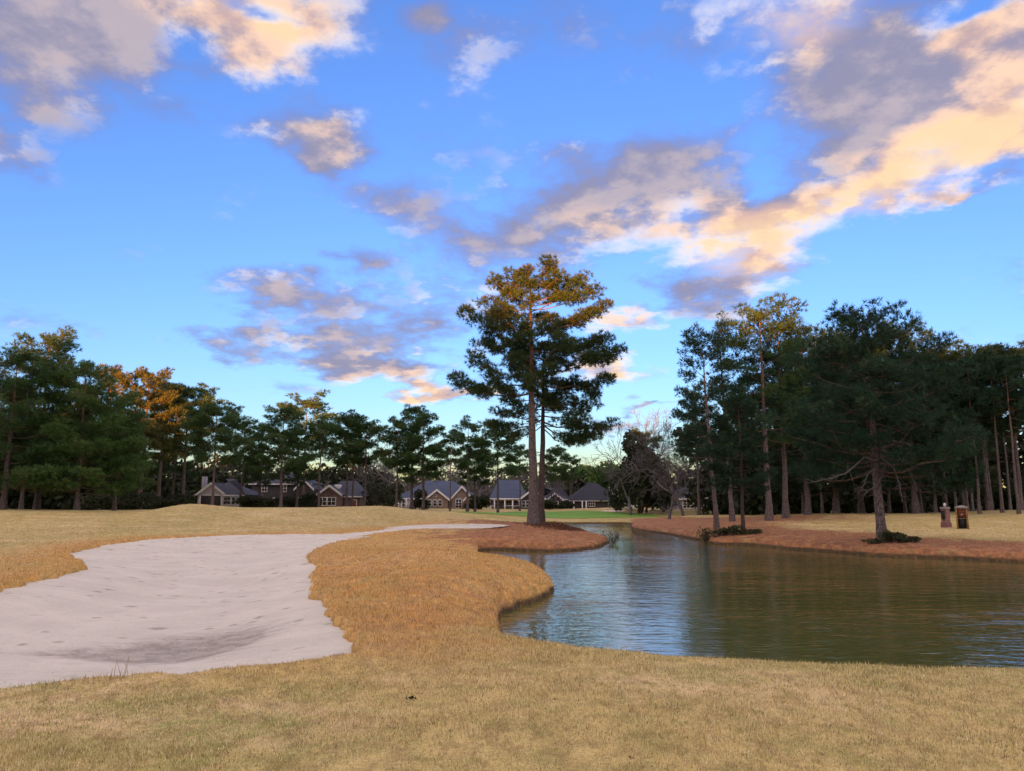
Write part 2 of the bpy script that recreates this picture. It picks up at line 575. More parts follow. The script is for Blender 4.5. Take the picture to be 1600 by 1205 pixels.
side_right = sstep(-.2, .6, (GX - (3.5 + GY * .10)) / 4)
A_STRAW = np.clip(
    1.3 * side_right * sstep(9.0, 3.0, D_W + fbank * 1.5) * sstep(16, 24, GY) * (D_W > -1)
    + 1.2 * bell(845, 823, .05, 5.5, 9) + .9 * bell(900, 845, -.2, 5, 7) + .5 * bell(780, 836, 0, 6, 5)
    + 1.0 * bell(1060, 815, 0, 9, 12) + .5 * bell(1200, 815, 0, 14, 12), 0, 1)
A_ROUGH = np.clip(sstep(3.2, .3, D_S + fbank * .9) * sstep(6, 11, GY) + sstep(14.0, 9.5, GX * .6 + np.abs(GY - 22) * .75 + fbank) * sstep(10.4, 12.5, GY - .35 * GX)
                  * (GX > -8) * (GX < 6) + .6 * bell(870, 845, 0, 9, 14), 0, 1)
A_GREENISH = np.clip(sstep(.05, .55, fbm2(GX * .55, GY * .9, 3, 61)) * sstep(13, 8, GY) * (1 - .6 * A_ROUGH) * (1.15 - sstep(-1, 6, GX) * .75)
                     + .55 * sstep(70, 90, GY) * sstep(-40, -20, GX), 0, 1)
A_PALE = np.clip(sstep(0.0, .6, fbm2(GX * .5 + 9, GY * .8, 3, 71)), 0, 1)


def grid_faces(mask=None):
    nr, nt = GX.shape
    i = np.arange(nr - 1)[:, None] * nt
    j = np.arange(nt)
    j2 = (j + 1) % nt
    f = np.stack([i + j, i + j2, i + nt + j2, i + nt + j], -1)
    if mask is not None:
        mj = mask[:, j2]
        keep = mask[:-1] & mj[:-1] & mask[1:] & mj[1:]
        f = f[keep]
    return f.reshape(-1, 4)[:, ::-1]


def sheet(name, z, mask, mat, attrs=None):
    f = grid_faces(mask)
    if mask is not None:
        used, inv = np.unique(f, return_inverse=True)
        f = inv.reshape(f.shape)
    else:
        used = np.arange(GX.size)
    v = np.stack([GX.ravel()[used], GY.ravel()[used], np.broadcast_to(z, GX.shape).ravel()[used]], 1)
    me = raw_mesh(name, v, f, True, {k: a.ravel()[used] for k, a in (attrs or {}).items()})
    o = link(name, me, mat)
    return tag(o, kind='structure')


LOG_R = np.log(RR)
TH_D = dense


def sample(grid, x, y):
    """Bilinear look-up on the sheet for points inside the fine sector."""
    r, t = np.log(np.hypot(x, y)), np.arctan2(x, y)
    i = np.clip(np.searchsorted(LOG_R, r) - 1, 0, len(RR) - 2)
    j = np.clip(np.floor((t - TH_D[0]) / (TH_D[1] - TH_D[0])).astype(int), 0, len(TH_D) - 2)
    fi = np.clip((r - LOG_R[i]) / (LOG_R[i + 1] - LOG_R[i]), 0, 1)
    fj = np.clip((t - TH_D[j]) / (TH_D[1] - TH_D[0]), 0, 1)
    return (grid[i, j] * (1 - fi) + grid[i + 1, j] * fi) * (1 - fj) + (grid[i, j + 1] * (1 - fi) + grid[i + 1, j + 1] * fi) * fj


def land_z(x, y):
    """Height of the ground at one place (any bearing)."""
    t = math.atan2(x, y)
    if abs(t) < R(40) and math.hypot(x, y) > .7:
        return float(sample(G_H, np.array([float(x)]), np.array([float(y)]))[0])
    return float(base_h(np.array([float(x)]), np.array([float(y)]))[0])


# ------------------------------------------------------------------ ground materials
def turf_colour(N, pos, pick=None):
    """Dormant turf: tan, with rusty rough, fallen needles, green growth and bleached patches."""
    straw, rough, green, pale = (attr(N, n) for n in ('straw', 'rough', 'green', 'pale'))
    n1 = N.noise(pos, 1.1, 5, .6)
    n2 = N.noise(pos, 7.0, 4, .6)
    n3 = N.noise(N.mapping(pos, scale=(1, .35, 1)), .22, 4, .6)
    n4 = N.noise(pos, 2.6, 5, .7)
    tan = N.mix(N.ss(N.m('MULTIPLY_ADD', n4, .6, N.m('MULTIPLY', n3, .4)), .40, .60), C_TAN_A, C_TAN_B)
    c = N.mix(N.m('MULTIPLY', pale, N.ss(n2, .35, .6)), tan, C_PALE)
    c = N.mix(N.m('MULTIPLY', rough, N.m('MULTIPLY_ADD', N.ss(n1, .3, .62), .35, .65)), c, N.mix(N.ss(n4, .56, .40, 0, .55), N.mix(N.ss(n2, .35, .65), C_ROUGH_A, C_ROUGH_B), N.mix(N.ss(n3, .45, .55), (.36, .215, .12), (.37, .30, .10))))
    c = N.mix(N.m('MULTIPLY', N.m('MULTIPLY', green, N.ss(n1, .36, .58)), N.ss(n2, .40, .58)) if pick is None else N.m('GREATER_THAN', N.m('MULTIPLY', N.m('MULTIPLY', green, N.ss(n1, .34, .6)), .75), pick), c, C_GREENISH)
    sm = N.ss(N.m('ADD', straw, N.m('MULTIPLY', N.m('SUBTRACT', n1, .5), 2.2)), .3, .9)
    st2 = N.mix(N.ss(n2, .35, .65), C_STRAW_A, C_STRAW_B)
    st2 = N.mix(N.ss(n4, .58, .42, 0, .7), st2, (.16, .075, .045))
    c = N.mix(sm, c, st2)
    return c, n1, n2


C_TAN_A, C_TAN_B = (.555, .45, .185), (.36, .325, .110)
C_PALE = (.64, .51, .28)
C_ROUGH_A, C_ROUGH_B = (.53, .295, .080), (.66, .41, .14)
C_GREENISH = (.30, .31, .09)
C_STRAW_A, C_STRAW_B = (.33, .135, .06), (.48, .235, .105)


def mat_ground():
    m, N, b = material("dormant_turf")
    g = N.new('ShaderNodeNewGeometry')
    pos = g.outputs['Position']
    c, n1, n2 = turf_colour(N, pos)
    sp = N.new('ShaderNodeSeparateXYZ')
    N.l.new(pos, sp.inputs[0])
    wet_shade = N.m('MULTIPLY', N.ss(N.m('MULTIPLY_ADD', n1, .16, sp.outputs[2]), WATER_Z + .27, WATER_Z + .15), attr(N, 'wet_shade'))  # dark mud by the waterline, doubling as the bank's painted undercut shadow
    c = N.mix(wet_shade, c, (.035, .026, .016))
    n3 = N.noise(pos, 45, 3, .6)
    n5 = N.noise(N.mapping(pos, scale=(1, .6, 1)), 5.0, 5, .75)
    c = N.mix(N.ss(n5, .56, .38, 0, .5), c, (.16, .095, .04))
    c = N.mix(N.ss(n3, .62, .38, 0, .35), c, (.14, .09, .035))
    N.l.new(c, b.inputs['Base Color'])
    bump(N, b, N.m('ADD', N.m('MULTIPLY', n3, .5), n2), .6, .03)
    return m


def mat_sand():
    m, N, b = material("bunker_sand")
    g = N.new('ShaderNodeNewGeometry')
    pos = g.outputs['Position']
    damp = attr(N, 'damp')
    n1 = N.noise(pos, .8, 5, .6)
    n2 = N.noise(pos, 4, 6, .7)
    n3 = N.noise(pos, 70, 3, .6)
    st = N.noise(N.mapping(pos, rot=(0, 0, .25), scale=(1, 3.6, 1)), 1.6, 6, .7, .8)
    # scuffs and footprints: shallow pits in some places only, and scattered specks of debris
    def spots(scale, share, r0, r1):
        vo = N.new('ShaderNodeTexVoronoi', feature='F1')
        N.l.new(N.v('ADD', pos, N.v('SCALE', wob.outputs['Color'], .12)), vo.inputs['Vector'])
        vo.inputs['Scale'].default_value = scale
        sc = N.new('ShaderNodeSeparateColor')
        N.l.new(vo.outputs['Color'], sc.inputs[0])
        return N.m('MULTIPLY', N.ss(vo.outputs['Distance'], r0, r1, 1, 0), N.m('LESS_THAN', sc.outputs[0], share))
    wob = N.new('ShaderNodeTexNoise')
    N.l.new(pos, wob.inputs['Vector'])
    wob.inputs['Scale'].default_value = 6
    pit = N.m('MAXIMUM', spots(1.4, .45, .07, .27), spots(3.2, .25, .08, .34))
    speck = spots(6.0, .16, .05, .10)
    c = N.mix(N.ss(n1, .3, .7), (.50, .49, .42), (.59, .575, .495))
    c = N.mix(N.ss(st, .54, .68, 0, .35), c, (.34, .325, .28))
    c = N.mix(N.ss(n2, .56, .70, 0, .30), c, (.37, .355, .31))
    c = N.mix(N.m('MULTIPLY', pit, .85), c, (.26, .24, .19))
    dm = N.ss(N.m('ADD', damp, N.m('MULTIPLY', N.m('SUBTRACT', st, .5), 1.6)), .25, 1.0, 0, .85)
    c = N.mix(dm, c, N.mix(N.ss(n2, .4, .6), (.19, .175, .145), (.33, .31, .265)))
    c = N.mix(N.m('MULTIPLY', speck, .8), c, (.16, .12, .08))
    c = N.mix(N.ss(n3, .50, .62, 0, .5), c, (.30, .27, .22))
    c = N.mix(N.ss(N.noise(pos, 24, 4, .75), .46, .34, 0, .45), c, (.62, .60, .54))
    N.l.new(c, b.inputs['Base Color'])
    h = N.m('ADD', N.m('MULTIPLY', n2, .5), N.m('ADD', N.m('MULTIPLY', n3, .25), N.m('MULTIPLY', st, .15)))
    h = N.m('MULTIPLY_ADD', pit, -.6, h)
    bump(N, b, h, .8, .06)
    return m


def mat_far_sand():
    m, N, b = material("far_bunker_sand")
    g = N.new('ShaderNodeNewGeometry')
    n = N.noise(g.outputs['Position'], .9, 4, .6)
    N.l.new(N.mix(n, (.60, .50, .40), (.70, .60, .50)), b.inputs['Base Color'])
    return m


def mat_green():
    m, N, b = material("putting_turf")
    g = N.new('ShaderNodeNewGeometry')
    pos = g.outputs['Position']
    n = N.noise(pos, .25, 5, .6)
    n2 = N.noise(pos, 2.5, 4, .6)
    c = N.mix(N.ss(n, .35, .65), (.105, .24, .03), (.14, .28, .04))
    c = N.mix(N.ss(n2, .5, .75, 0, .35), c, (.17, .20, .05))
    N.l.new(c, b.inputs['Base Color'])
    bump(N, b, n2, .2, .05)
    return m


def mat_water():
    m, N, b = material("pond_water")
    g = N.new('ShaderNodeNewGeometry')
    pos = g.outputs['Position']
    N.l.new(N.mix(N.noise(pos, .15, 3), (.060, .075, .020), (.090, .095, .030)), b.inputs['Base Color'])
    b.inputs['Roughness'].default_value = .02
    b.inputs['IOR'].default_value = 1.8
    b.inputs['Specular IOR Level'].default_value = .5
    p1 = N.mapping(pos, rot=(0, 0, .35), scale=(1, 2.3, 1))
    w1 = N.noise(p1, 1.15, 3, .5, .35)
    w2 = N.noise(N.mapping(pos, rot=(0, 0, -.25), scale=(1, 1.9, 1)), 3.6, 3, .55, .3)
    calm = N.ss(N.noise(N.mapping(pos, scale=(.12, .2, 1)), 1.0, 3), .35, .7, .55, 1.2)
    h = N.m('MULTIPLY', N.m('ADD', N.m('MULTIPLY', w1, .8), N.m('MULTIPLY', w2, .34)), calm)
    bump(N, b, h, WAVE, .16)
    return m


WAVE = .24
M_SAND = mat_sand()
A_WET_SHADE = (D_W < 1.2) * 1.0
ground = sheet('ground', G_H, None, mat_ground(), dict(straw=A_STRAW, rough=A_ROUGH, green=A_GREENISH, pale=A_PALE, wet_shade=A_WET_SHADE))
tag(ground, 'rolling fairway of dormant tan grass with rusty rough and fallen needles', 'ground')
A_DAMP = np.clip(1.15 * bell(305, 1003, -.3, 1.15, 1.5) + .6 * bell(235, 1016, -.3, 1.0, .5) + .5 * bell(40, 1018, -.3, 1.4, .35) + .35 * bell(430, 905, -.3, 3, 1.2), 0, 1)
sand_z2 = sand_z - .05 * A_DAMP * 1.0
sand = sheet('sand_bunker', sand_z2, D_S < .7, M_SAND, dict(damp=A_DAMP))
tag(sand, 'long pale sand bunker with damp grey patch winding through the grass', 'bunker')
pond = sheet('pond', np.full(GX.shape, WATER_Z), D_W < .9, mat_water())
tag(pond, 'rippled olive green pond reflecting sky and dark pines', 'pond')
green = sheet('putting_green', G_H + .03, D_G < 0, mat_green())
tag(green, 'bright green putting green beyond the pond', 'putting green')
M_FS = mat_far_sand()
trap_a = sheet('small_bunker', G_H + .06, D_A < 0, M_FS)
tag(trap_a, 'small pale bunker cut in the mound right of the tall pines behind the green', 'bunker')
trap_b = sheet('small_bunker', G_H + .06, D_B < 0, M_FS)
tag(trap_b, 'thin strip of pale bunker left of the tall pines beside the green', 'bunker')


# ------------------------------------------------------------------ tree materials
def mat_bark(name, low, high, h0, h1, dark=.45):
    m, N, b = material(name)
    tc = N.new('ShaderNodeTexCoord')
    pos = tc.outputs['Object']
    sp = N.new('ShaderNodeSeparateXYZ')
    N.l.new(pos, sp.inputs[0])
    v = N.new('ShaderNodeTexVoronoi', feature='DISTANCE_TO_EDGE')
    N.l.new(N.mapping(pos, scale=(5, 5, 1.6)), v.inputs['Vector'])
    v.inputs['Scale'].default_value = 2.2
    n = N.noise(pos, 3.0, 5, .65)
    crack = N.ss(v.outputs[0], .0, .14)
    c = N.mix(N.ss(sp.outputs[2], h0, h1), low, high)
    c = N.mix(N.ss(n, .3, .7, 0, .6), c, tuple(x * 1.5 for x in low))
    c = N.mix(crack, tuple(x * dark for x in low), c)
    N.l.new(c, b.inputs['Base Color'])
    bump(N, b, N.m('ADD', crack, N.m('MULTIPLY', n, .6)), .8, .05)
    return m


def mat_needles(name, a, bcol, brown=.0):
    m, N, b = material(name)
    r = attr(N, 'rnd')
    tc = N.new('ShaderNodeTexCoord')
    n = N.noise(tc.outputs['Object'], .55, 3, .6)
    c = N.mix(r, a, bcol)
    c = N.mix(N.ss(n, .35, .7, 0, .55), c, tuple(x * .55 for x in a))
    if brown:
        c = N.mix(N.ss(r, .93 - brown, 1.0 - brown, 0, .9), c, (.12, .06, .02))
    N.l.new(c, b.inputs['Base Color'])
    b.inputs['Roughness'].default_value = .62
    b.inputs['Specular IOR Level'].default_value = .25
    tr = N.new('ShaderNodeBsdfTranslucent')
    N.l.new(c, tr.inputs['Color'])
    ms = N.new('ShaderNodeMixShader')
    ms.inputs[0].default_value = .25
    N.l.new(b.outputs[0], ms.inputs[1])
    N.l.new(tr.outputs[0], ms.inputs[2])
    out = [x for x in N.n if x.type == 'OUTPUT_MATERIAL'][0]
    N.l.new(ms.outputs[0], out.inputs[0])
    return m


M_BARK = mat_bark("pine_bark", (.130, .104, .096), (.30, .150, .075), 6, 13)
M_BARK_DARK = mat_bark("dark_pine_bark", (.085, .062, .055), (.16, .085, .05), 6, 13)
M_BARK_GREY = mat_bark("grey_bark", (.15, .135, .125), (.15, .135, .125), 0, 1, .6)
M_TWIG = mat_bark("twig_bark", (.12, .085, .06), (.15, .09, .055), 3, 12, .7)
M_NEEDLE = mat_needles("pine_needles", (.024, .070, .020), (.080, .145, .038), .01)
M_NEEDLE_SHADED = mat_needles("shade_darkened_pine_needles", (.013, .044, .022), (.038, .085, .036), .0)  # needle colour darkened to stand for the right wood's shade
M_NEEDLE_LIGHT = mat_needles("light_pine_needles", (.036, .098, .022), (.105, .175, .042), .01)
M_NEEDLE_SUNLIT = mat_needles("sun_tinted_pine_needles", (.062, .085, .022), (.135, .142, .036), .01)  # evening sunlight put into the needle colour of the lit left pines
M_LEAF_DARK = mat_needles("evergreen_leaves", (.018, .030, .012), (.040, .055, .02), .01)
M_BARE = mat_bark("bare_branch", (.12, .115, .115), (.135, .13, .13), 2, 9, .8)


# ------------------------------------------------------------------ tree geometry
def tube(pts, radii, sides=6, jitter=0.0, rg=None):
    """Tapered tube along a polyline: vertices and quads."""
    pts = np.asarray(pts, float)
    n = len(pts)
    tan = np.gradient(pts, axis=0)
    tan /= np.linalg.norm(tan, axis=1)[:, None] + 1e-9
    ref = np.array([0, 0, 1.0]) if abs(tan[0][2]) < .8 else np.array([1.0, 0, 0])
    s = np.cross(tan, ref)
    s /= np.linalg.norm(s, axis=1)[:, None] + 1e-9
    t = np.cross(tan, s)
    a = np.arange(sides) / sides * 2 * np.pi
    ring = s[:, None] * np.cos(a)[None, :, None] + t[:, None] * np.sin(a)[None, :, None]
    rad = np.asarray(radii)[:, None, None] * np.ones((n, sides, 1))
    if jitter and rg is not None:
        rad = rad * (1 + rg.uniform(-jitter, jitter, rad.shape))
    v = (pts[:, None] + ring * rad).reshape(-1, 3)
    i = np.arange(n - 1)[:, None] * sides
    j = np.arange(sides)
    f = np.stack([i + j, i + (j + 1) % sides, i + sides + (j + 1) % sides, i + sides + j], -1).reshape(-1, 4)
    return v, f


class Bag:
    """Collects pieces of one mesh."""
    def __init__(self):
        self.v, self.f, self.n = [], [], 0

    def add(self, v, f):
        self.v.append(v)
        self.f.append(f + self.n)
        self.n += len(v)

    def mesh(self, name, smooth=True):
        return raw_mesh(name, np.concatenate(self.v), np.concatenate(self.f), smooth)


def unit(v):
    return v / (np.linalg.norm(v, axis=-1, keepdims=True) + 1e-9)


def tufts(pos, axis, rg, needles, length, width, spread=.55, tone=None):
    """Sprays of needles: `needles` thin triangles round every shoot."""
    m = len(pos)
    d = unit(axis[:, None] * .75 + rg.normal(0, spread, (m, needles, 3)) + np.array([0, 0, .12]))
    L = length * rg.uniform(.65, 1.2, (m, needles, 1))
    side = unit(np.cross(d, rg.normal(0, 1, (m, needles, 3)))) * width * .5
    p = pos[:, None] + rg.normal(0, length * .12, (m, needles, 3))
    v = np.stack([p - side, p + side, p + d * L], 2).reshape(-1, 3)
    f = np.arange(len(v)).reshape(-1, 3)
    tone = rg.uniform(0, 1, m) if tone is None else tone
    rnd = np.repeat(np.clip(tone[:, None] * .6 + .4 * rg.uniform(0, 1, (m, 1)) + rg.normal(0, .10, (m, needles)), 0, 1).ravel(), 3)
    return v, f, rnd


def pine_geo(seed, H, crown0, profile, r0, n_limb, shoots=9, needles=12, nlen=.28, nwid=.05, lean=(0, 0), bend=.25, sub=(.24, .38), gap=.0, up=1.0, stubs=0, keep_limbs=False, twig_gap=3.7, lobes=None, arms=(), puff=1.0, thin=None):
    """One pine: trunk polyline, limbs, twigs, needle sprays. profile(t) gives crown radius, t from crown foot (0) to top (1)."""
    rg = np.random.default_rng(seed)
    zs = np.linspace(0, 1, 16) ** .9 * H
    wob = np.cumsum(rg.normal(0, bend * .1, (16, 2)), 0)
    wob -= wob[0]
    spine = np.stack([wob[:, 0] + lean[0] * zs / H, wob[:, 1] + lean[1] * zs / H, zs], 1)
    tr = r0 * (np.clip(1 - zs / H, 0, 1) ** .75 * .94 + .04)
    tr = tr * (1 + .42 * np.exp(-zs / .35) + .15 * np.exp(-zs / 1.3))
    spine[0, 2] = -.35

    def at_h(z):
        return np.array([np.interp(z, zs, spine[:, 0]), np.interp(z, zs, spine[:, 1]), z])
    trunk = tube(spine, tr, 12, .05, rg)
    limbs, P_, A_ = [], [], []
    twigs = Bag()
    specs, V_ = [], []

    def pad(base, cen, ra):
        """One clump of needle sprays at the end of a branchlet, flat below and domed above."""
        twigs.add(*tube(np.array([base, (base + cen) * .5 + np.array([0, 0, -.04]), cen]), [.022, .014, .006], 3))
        m = max(6, int(shoots * ra * ra * rg.uniform(.75, 1.25)))
        d = unit(rg.normal(0, 1, (m, 3)) * np.array([1, 1, .75]) + np.array([0, 0, .22]))
        r = rg.uniform(.10, 1.0, (m, 1)) ** .45 * rg.uniform(.85, 1.12, (m, 1))
        sq = np.array([ra, ra, ra * (.64 if thin is None else thin)])
        P_.append(cen + d * r * sq)
        A_.append(unit(d + np.array([0, 0, .35]) + rg.normal(0, .25, (m, 3))))
        V_.append(np.full(m, rg.uniform(0, 1)))

    for i in range(n_limb):
        t = (i + rg.uniform(-.4, .4)) / n_limb
        t = min(max(t, 0.0), .95)
        Rr = profile(t) * rg.uniform(.68, 1.08)
        if rg.uniform() < gap:
            Rr *= .55
        az = i * 2.39996 + rg.uniform(-.5, .5)
        if lobes is not None:
            Rr *= lobes(t, az)
        specs.append((t, crown0 + (H - crown0) * t, Rr, az, np.radians(rg.uniform(-8, 12) + 52 * t ** 2 * up)))
    for z, az, Rr, e in arms:                    # long arms read off the outline
        specs.append(((z - crown0) / (H - crown0), z, Rr, az, e))
    for t, z, Rr, az, e in specs:
        t = min(max(t, 0.0), .97)
        hd = np.array([math.cos(az), math.sin(az), 0])
        start = at_h(z)
        n = 6
        s = np.linspace(0, 1, n)
        L = Rr / max(math.cos(e), .45)
        rise = np.sin(e) * s + .16 * s ** 2.2 * (1 - .2 * t) - (.10 * np.sin(s * np.pi) * (1 - t))
        kink = rg.normal(0, .05, (n, 3)) * s[:, None]
        pts = start + (hd * (math.cos(e) * s)[:, None] + np.array([0, 0, 1.0]) * rise[:, None] + kink) * L
        rr = max(.018, min(r0 * .30, .014 + .012 * L)) * (1 - .82 * s) * (1.0 - .4 * t)
        limbs.append(tube(pts, np.maximum(rr, .008), 5))
        npad = max(2, int(round(L * twig_gap * .42)))
        for q in np.linspace(.42 if L > 2 else .55, 1.0, npad):
            q = min(1.0, q + rg.uniform(-.06, .06))
            base = np.array([np.interp(q, s, pts[:, c]) for c in range(3)])
            out = rg.uniform(.10, .34) * L * (1.2 - q) + .15
            a2 = az + rg.choice([-1, 1]) * rg.uniform(.7, 1.5)
            cen = base + np.array([math.cos(a2) * out, math.sin(a2) * out, rg.uniform(.05, .30) * out + .12])
            pad(base, cen, rg.uniform(.60, 1.0) * (.42 + .10 * L) * puff)
    top = at_h(H)
    for k in range(4):
        pad(at_h(H * .95), top + np.append(rg.normal(0, .38, 2), rg.uniform(-.6, .15)), rg.uniform(.45, .65) * puff)
    for i in range(stubs):                       # short dead stubs under the crown
        z = rg.uniform(.35, .98) * crown0
        az = rg.uniform(0, 6.28)
        L = rg.uniform(.3, 1.0)
        p0 = at_h(z)
        dv = np.array([math.cos(az), math.sin(az), rg.uniform(-.2, .3)])
        twigs.add(*tube(np.array([p0, p0 + dv * L * .6, p0 + dv * L + np.array([0, 0, -.05])]), [.035, .022, .008], 4))
    Pm, Am = np.concatenate(P_), np.concatenate(A_)
    cv, cf, cr = tufts(Pm, Am, rg, needles, nlen, nwid, tone=np.concatenate(V_))
    return dict(trunk=trunk, limbs=limbs, twigs=twigs, crown=(cv, cf, cr), H=float(np.percentile(cv[:, 2], 99.8)))


def pine_meshes(kind, g):
    """Mesh data of a pine shared by every tree of that form."""
    tm = raw_mesh(kind + '_trunk', *g['trunk'], True)
    bb = Bag()
    for v, f in g['limbs']:
        bb.add(v, f)
    if g['twigs'].n:
        bb.add(np.concatenate(g['twigs'].v), np.concatenate(g['twigs'].f))
    bm = bb.mesh(kind + '_branches')
    v, f, r = g['crown']
    cm = raw_mesh(kind + '_crown', v, f, False, {'rnd': r})
    return dict(trunk=tm, branches=bm, crown=cm, H=g['H'])


def dome(t):
    return 4.2 * math.sqrt(max(0.0, 1 - (1.25 * t - .28) ** 2)) * (.75 + .25 * math.sin(t * 9))


PINES = {}


def form(kind, **kw):
    kw.setdefault('up', .62)
    kw.setdefault('puff', 1.15)
    PINES[kind] = pine_meshes(kind, pine_geo(**kw))


# forms seen along the course (heights in metres, scaled a little for each tree)
FAR = dict(shoots=72, needles=8, nlen=.34, nwid=.060, puff=1.25)
NEAR = dict(shoots=72, needles=8, nlen=.29, nwid=.044, twig_gap=4.2)
form('tall_a', seed=3, H=16, crown0=6.0, profile=lambda t: 3.3 * math.sqrt(max(.15, 1 - (1.15 * t - .25) ** 2 * 1.1)), r0=.24, n_limb=30, stubs=5, gap=.2, **FAR)
form('tall_b', seed=14, H=16, crown0=7.0, profile=lambda t: 3.1 * math.sqrt(max(.18, 1 - (1.2 * t - .35) ** 2 * 1.15)), r0=.23, n_limb=26, stubs=6, gap=.25, **FAR)
form('tall_c', seed=25, H=16, crown0=4.8, profile=lambda t: 3.6 * math.sqrt(max(.12, 1 - (1.05 * t - .1) ** 2 * 1.0)), r0=.24, n_limb=34, stubs=4, gap=.25, **FAR)
form('dome_a', seed=36, H=14, crown0=6.6, profile=lambda t: 3.5 * math.sqrt(max(.12, 1 - (1.2 * t - .45) ** 2 * 1.3)), r0=.21, n_limb=26, stubs=6, **FAR)
form('dome_b', seed=47, H=14, crown0=8.0, profile=lambda t: 3.1 * math.sqrt(max(.12, 1 - (1.25 * t - .45) ** 2 * 1.3)), r0=.19, n_limb=20, stubs=7, gap=.15, **FAR)
form('bushy_a', seed=58, H=14, crown0=1.6, profile=lambda t: 4.3 * math.sqrt(max(.08, 1 - (.98 * t) ** 1.6)) + .3, r0=.24, n_limb=58, gap=.10, **NEAR)
form('bushy_b', seed=69, H=14, crown0=2.4, profile=lambda t: 3.9 * math.sqrt(max(.08, 1 - (.98 * t) ** 2)) + .3, r0=.23, n_limb=50, gap=.15, **NEAR)
form('slender_a', seed=80, H=15, crown0=9.4, profile=lambda t: 2.2 * math.sqrt(max(.1, 1 - (1.3 * t - .5) ** 2)), r0=.15, n_limb=15, stubs=10, **FAR)
form('slender_b', seed=91, H=15, crown0=8.4, profile=lambda t: 2.0 * math.sqrt(max(.1, 1 - (1.3 * t - .5) ** 2)), r0=.13, n_limb=15, stubs=12, lean=(.5, 0), **FAR)
form('open_a', seed=102, H=16, crown0=5.6, profile=lambda t: 3.1 * math.sqrt(max(.15, 1 - (1.1 * t - .3) ** 2)), r0=.21, n_limb=28, stubs=6, gap=.3, lean=(-.7, 0), **NEAR)
form('right_a', seed=113, H=16, crown0=5.4, profile=lambda t: 3.4 * math.sqrt(max(.15, 1 - (1.15 * t - .25) ** 2)), r0=.24, n_limb=34, stubs=6, gap=.2, **NEAR)


def place(form_name, name, loc, H, width, rz, label, cat='tree', group=None, bark=None, needles=None, squash=1.0):
    g = PINES[form_name]
    root = empty(name, loc, rz)
    s = H / g['H']
    root.scale = (width * s, width * s, s)
    tag(root, label, cat, group)
    for part, mat in (('trunk', bark or M_BARK), ('branches', M_TWIG), ('crown', needles or M_NEEDLE)):
        o = link(part, g[part], None, root)
        if not g[part].materials:
            g[part].materials.append(mat)
        o.material_slots[0].link = 'OBJECT'
        o.material_slots[0].material = mat
        if part != 'trunk':
            o['kind'] = 'stuff'
        if part == 'trunk':                      # trunks keep their girth when a crown is widened
            o.scale = (1 / max(width, .1) ** .7, 1 / max(width, .1) ** .7, 1)
    return root


def spot(u, d):
    p = at_y(u, 800, d)
    return float(p[0]), float(p[1])


def top_h(u, v_top, d, z0):
    return float(at_y(u, v_top, d)[2]) - z0


def tree_at(form_name, u, d, v_top, width, label, group=None, name='pine_tree', bark=None, needles=None, rz=None):
    x, y = spot(u, d)
    z = land_z(x, y)
    H = top_h(u, v_top, d, z)
    rz = rz if rz is not None else (u * 1.7 + d) % 6.28
    return place(form_name, name, (x, y, z), H, width, rz, label, 'tree', group, bark, needles)


# ------------------------------------------------------------------ the two tall pines on the spit
def hero(seed, u, d, v_top, crown_v, r0, label, profile, n_limb, lean, bark, shoots, lobes=None, up=1.0, arms_px=(), reach=.92):
    x, y = spot(u, d)
    z = land_z(x, y)
    H = top_h(u, v_top, d, z)
    k = .95                                       # the trunk ends a little below the topmost sprays
    c0 = top_h(u, crown_v, d, z)
    arms = []
    for u0, v0, u1, v1, dep in arms_px:           # start on the trunk and tip, read off the photograph
        a, b = at_y(u0, v0, d), at_y(u1, v1, d)
        dx, dz = b[0] - a[0], b[2] - a[2]
        hor = math.hypot(dx, dep)
        arms.append((a[2] - z, math.atan2(dep, dx), hor * reach, math.atan2(dz - .16 * hor, hor)))
    g = pine_geo(seed, H * k, c0, profile, r0, n_limb, shoots=shoots, needles=14, nlen=.26, nwid=.030, lean=lean, bend=.15, stubs=4, twig_gap=5.2, lobes=lobes, up=up, gap=.2, arms=arms, puff=.92, thin=.68)
    root = empty('pine_tree', (x, y, z))
    root.scale = (1, 1, H / (float(g['crown'][0][:, 2].max()) - .1))
    tag(root, label, 'tree', 'tall pines on the spit')
    link('trunk', raw_mesh('tall_pine_trunk', *g['trunk'], True), bark, root)
    cv, cf, cr = g['crown']
    link('crown', raw_mesh('tall_pine_crown', cv, cf, False, {'rnd': cr}), M_NEEDLE_HERO, root)['kind'] = 'stuff'
    for v, f in g['limbs']:
        link('limb', raw_mesh('tall_pine_limb', v, f, True), M_BARK_HI, root)
    link('twigs', g['twigs'].mesh('tall_pine_twigs'), M_TWIG, root)['kind'] = 'stuff'
    return root


M_NEEDLE_HERO = mat_needles("tall_pine_needles", (.026, .064, .022), (.085, .125, .038), .02)
M_BARK_HI = mat_bark("pine_limb_bark", (.15, .10, .065), (.20, .12, .07), 4, 14, .6)


def lobes_main(t, az):
    """Uneven outline: full at a few heights, thin stretches between them."""
    k = .88 + .16 * math.sin(az * 2 + t * 11)
    for h, s in ((.06, .20), (.30, .15), (.52, .20), (.75, .15)):
        k += s * math.exp(-((t - h) / .06) ** 2) - .05
    return max(.45, k)


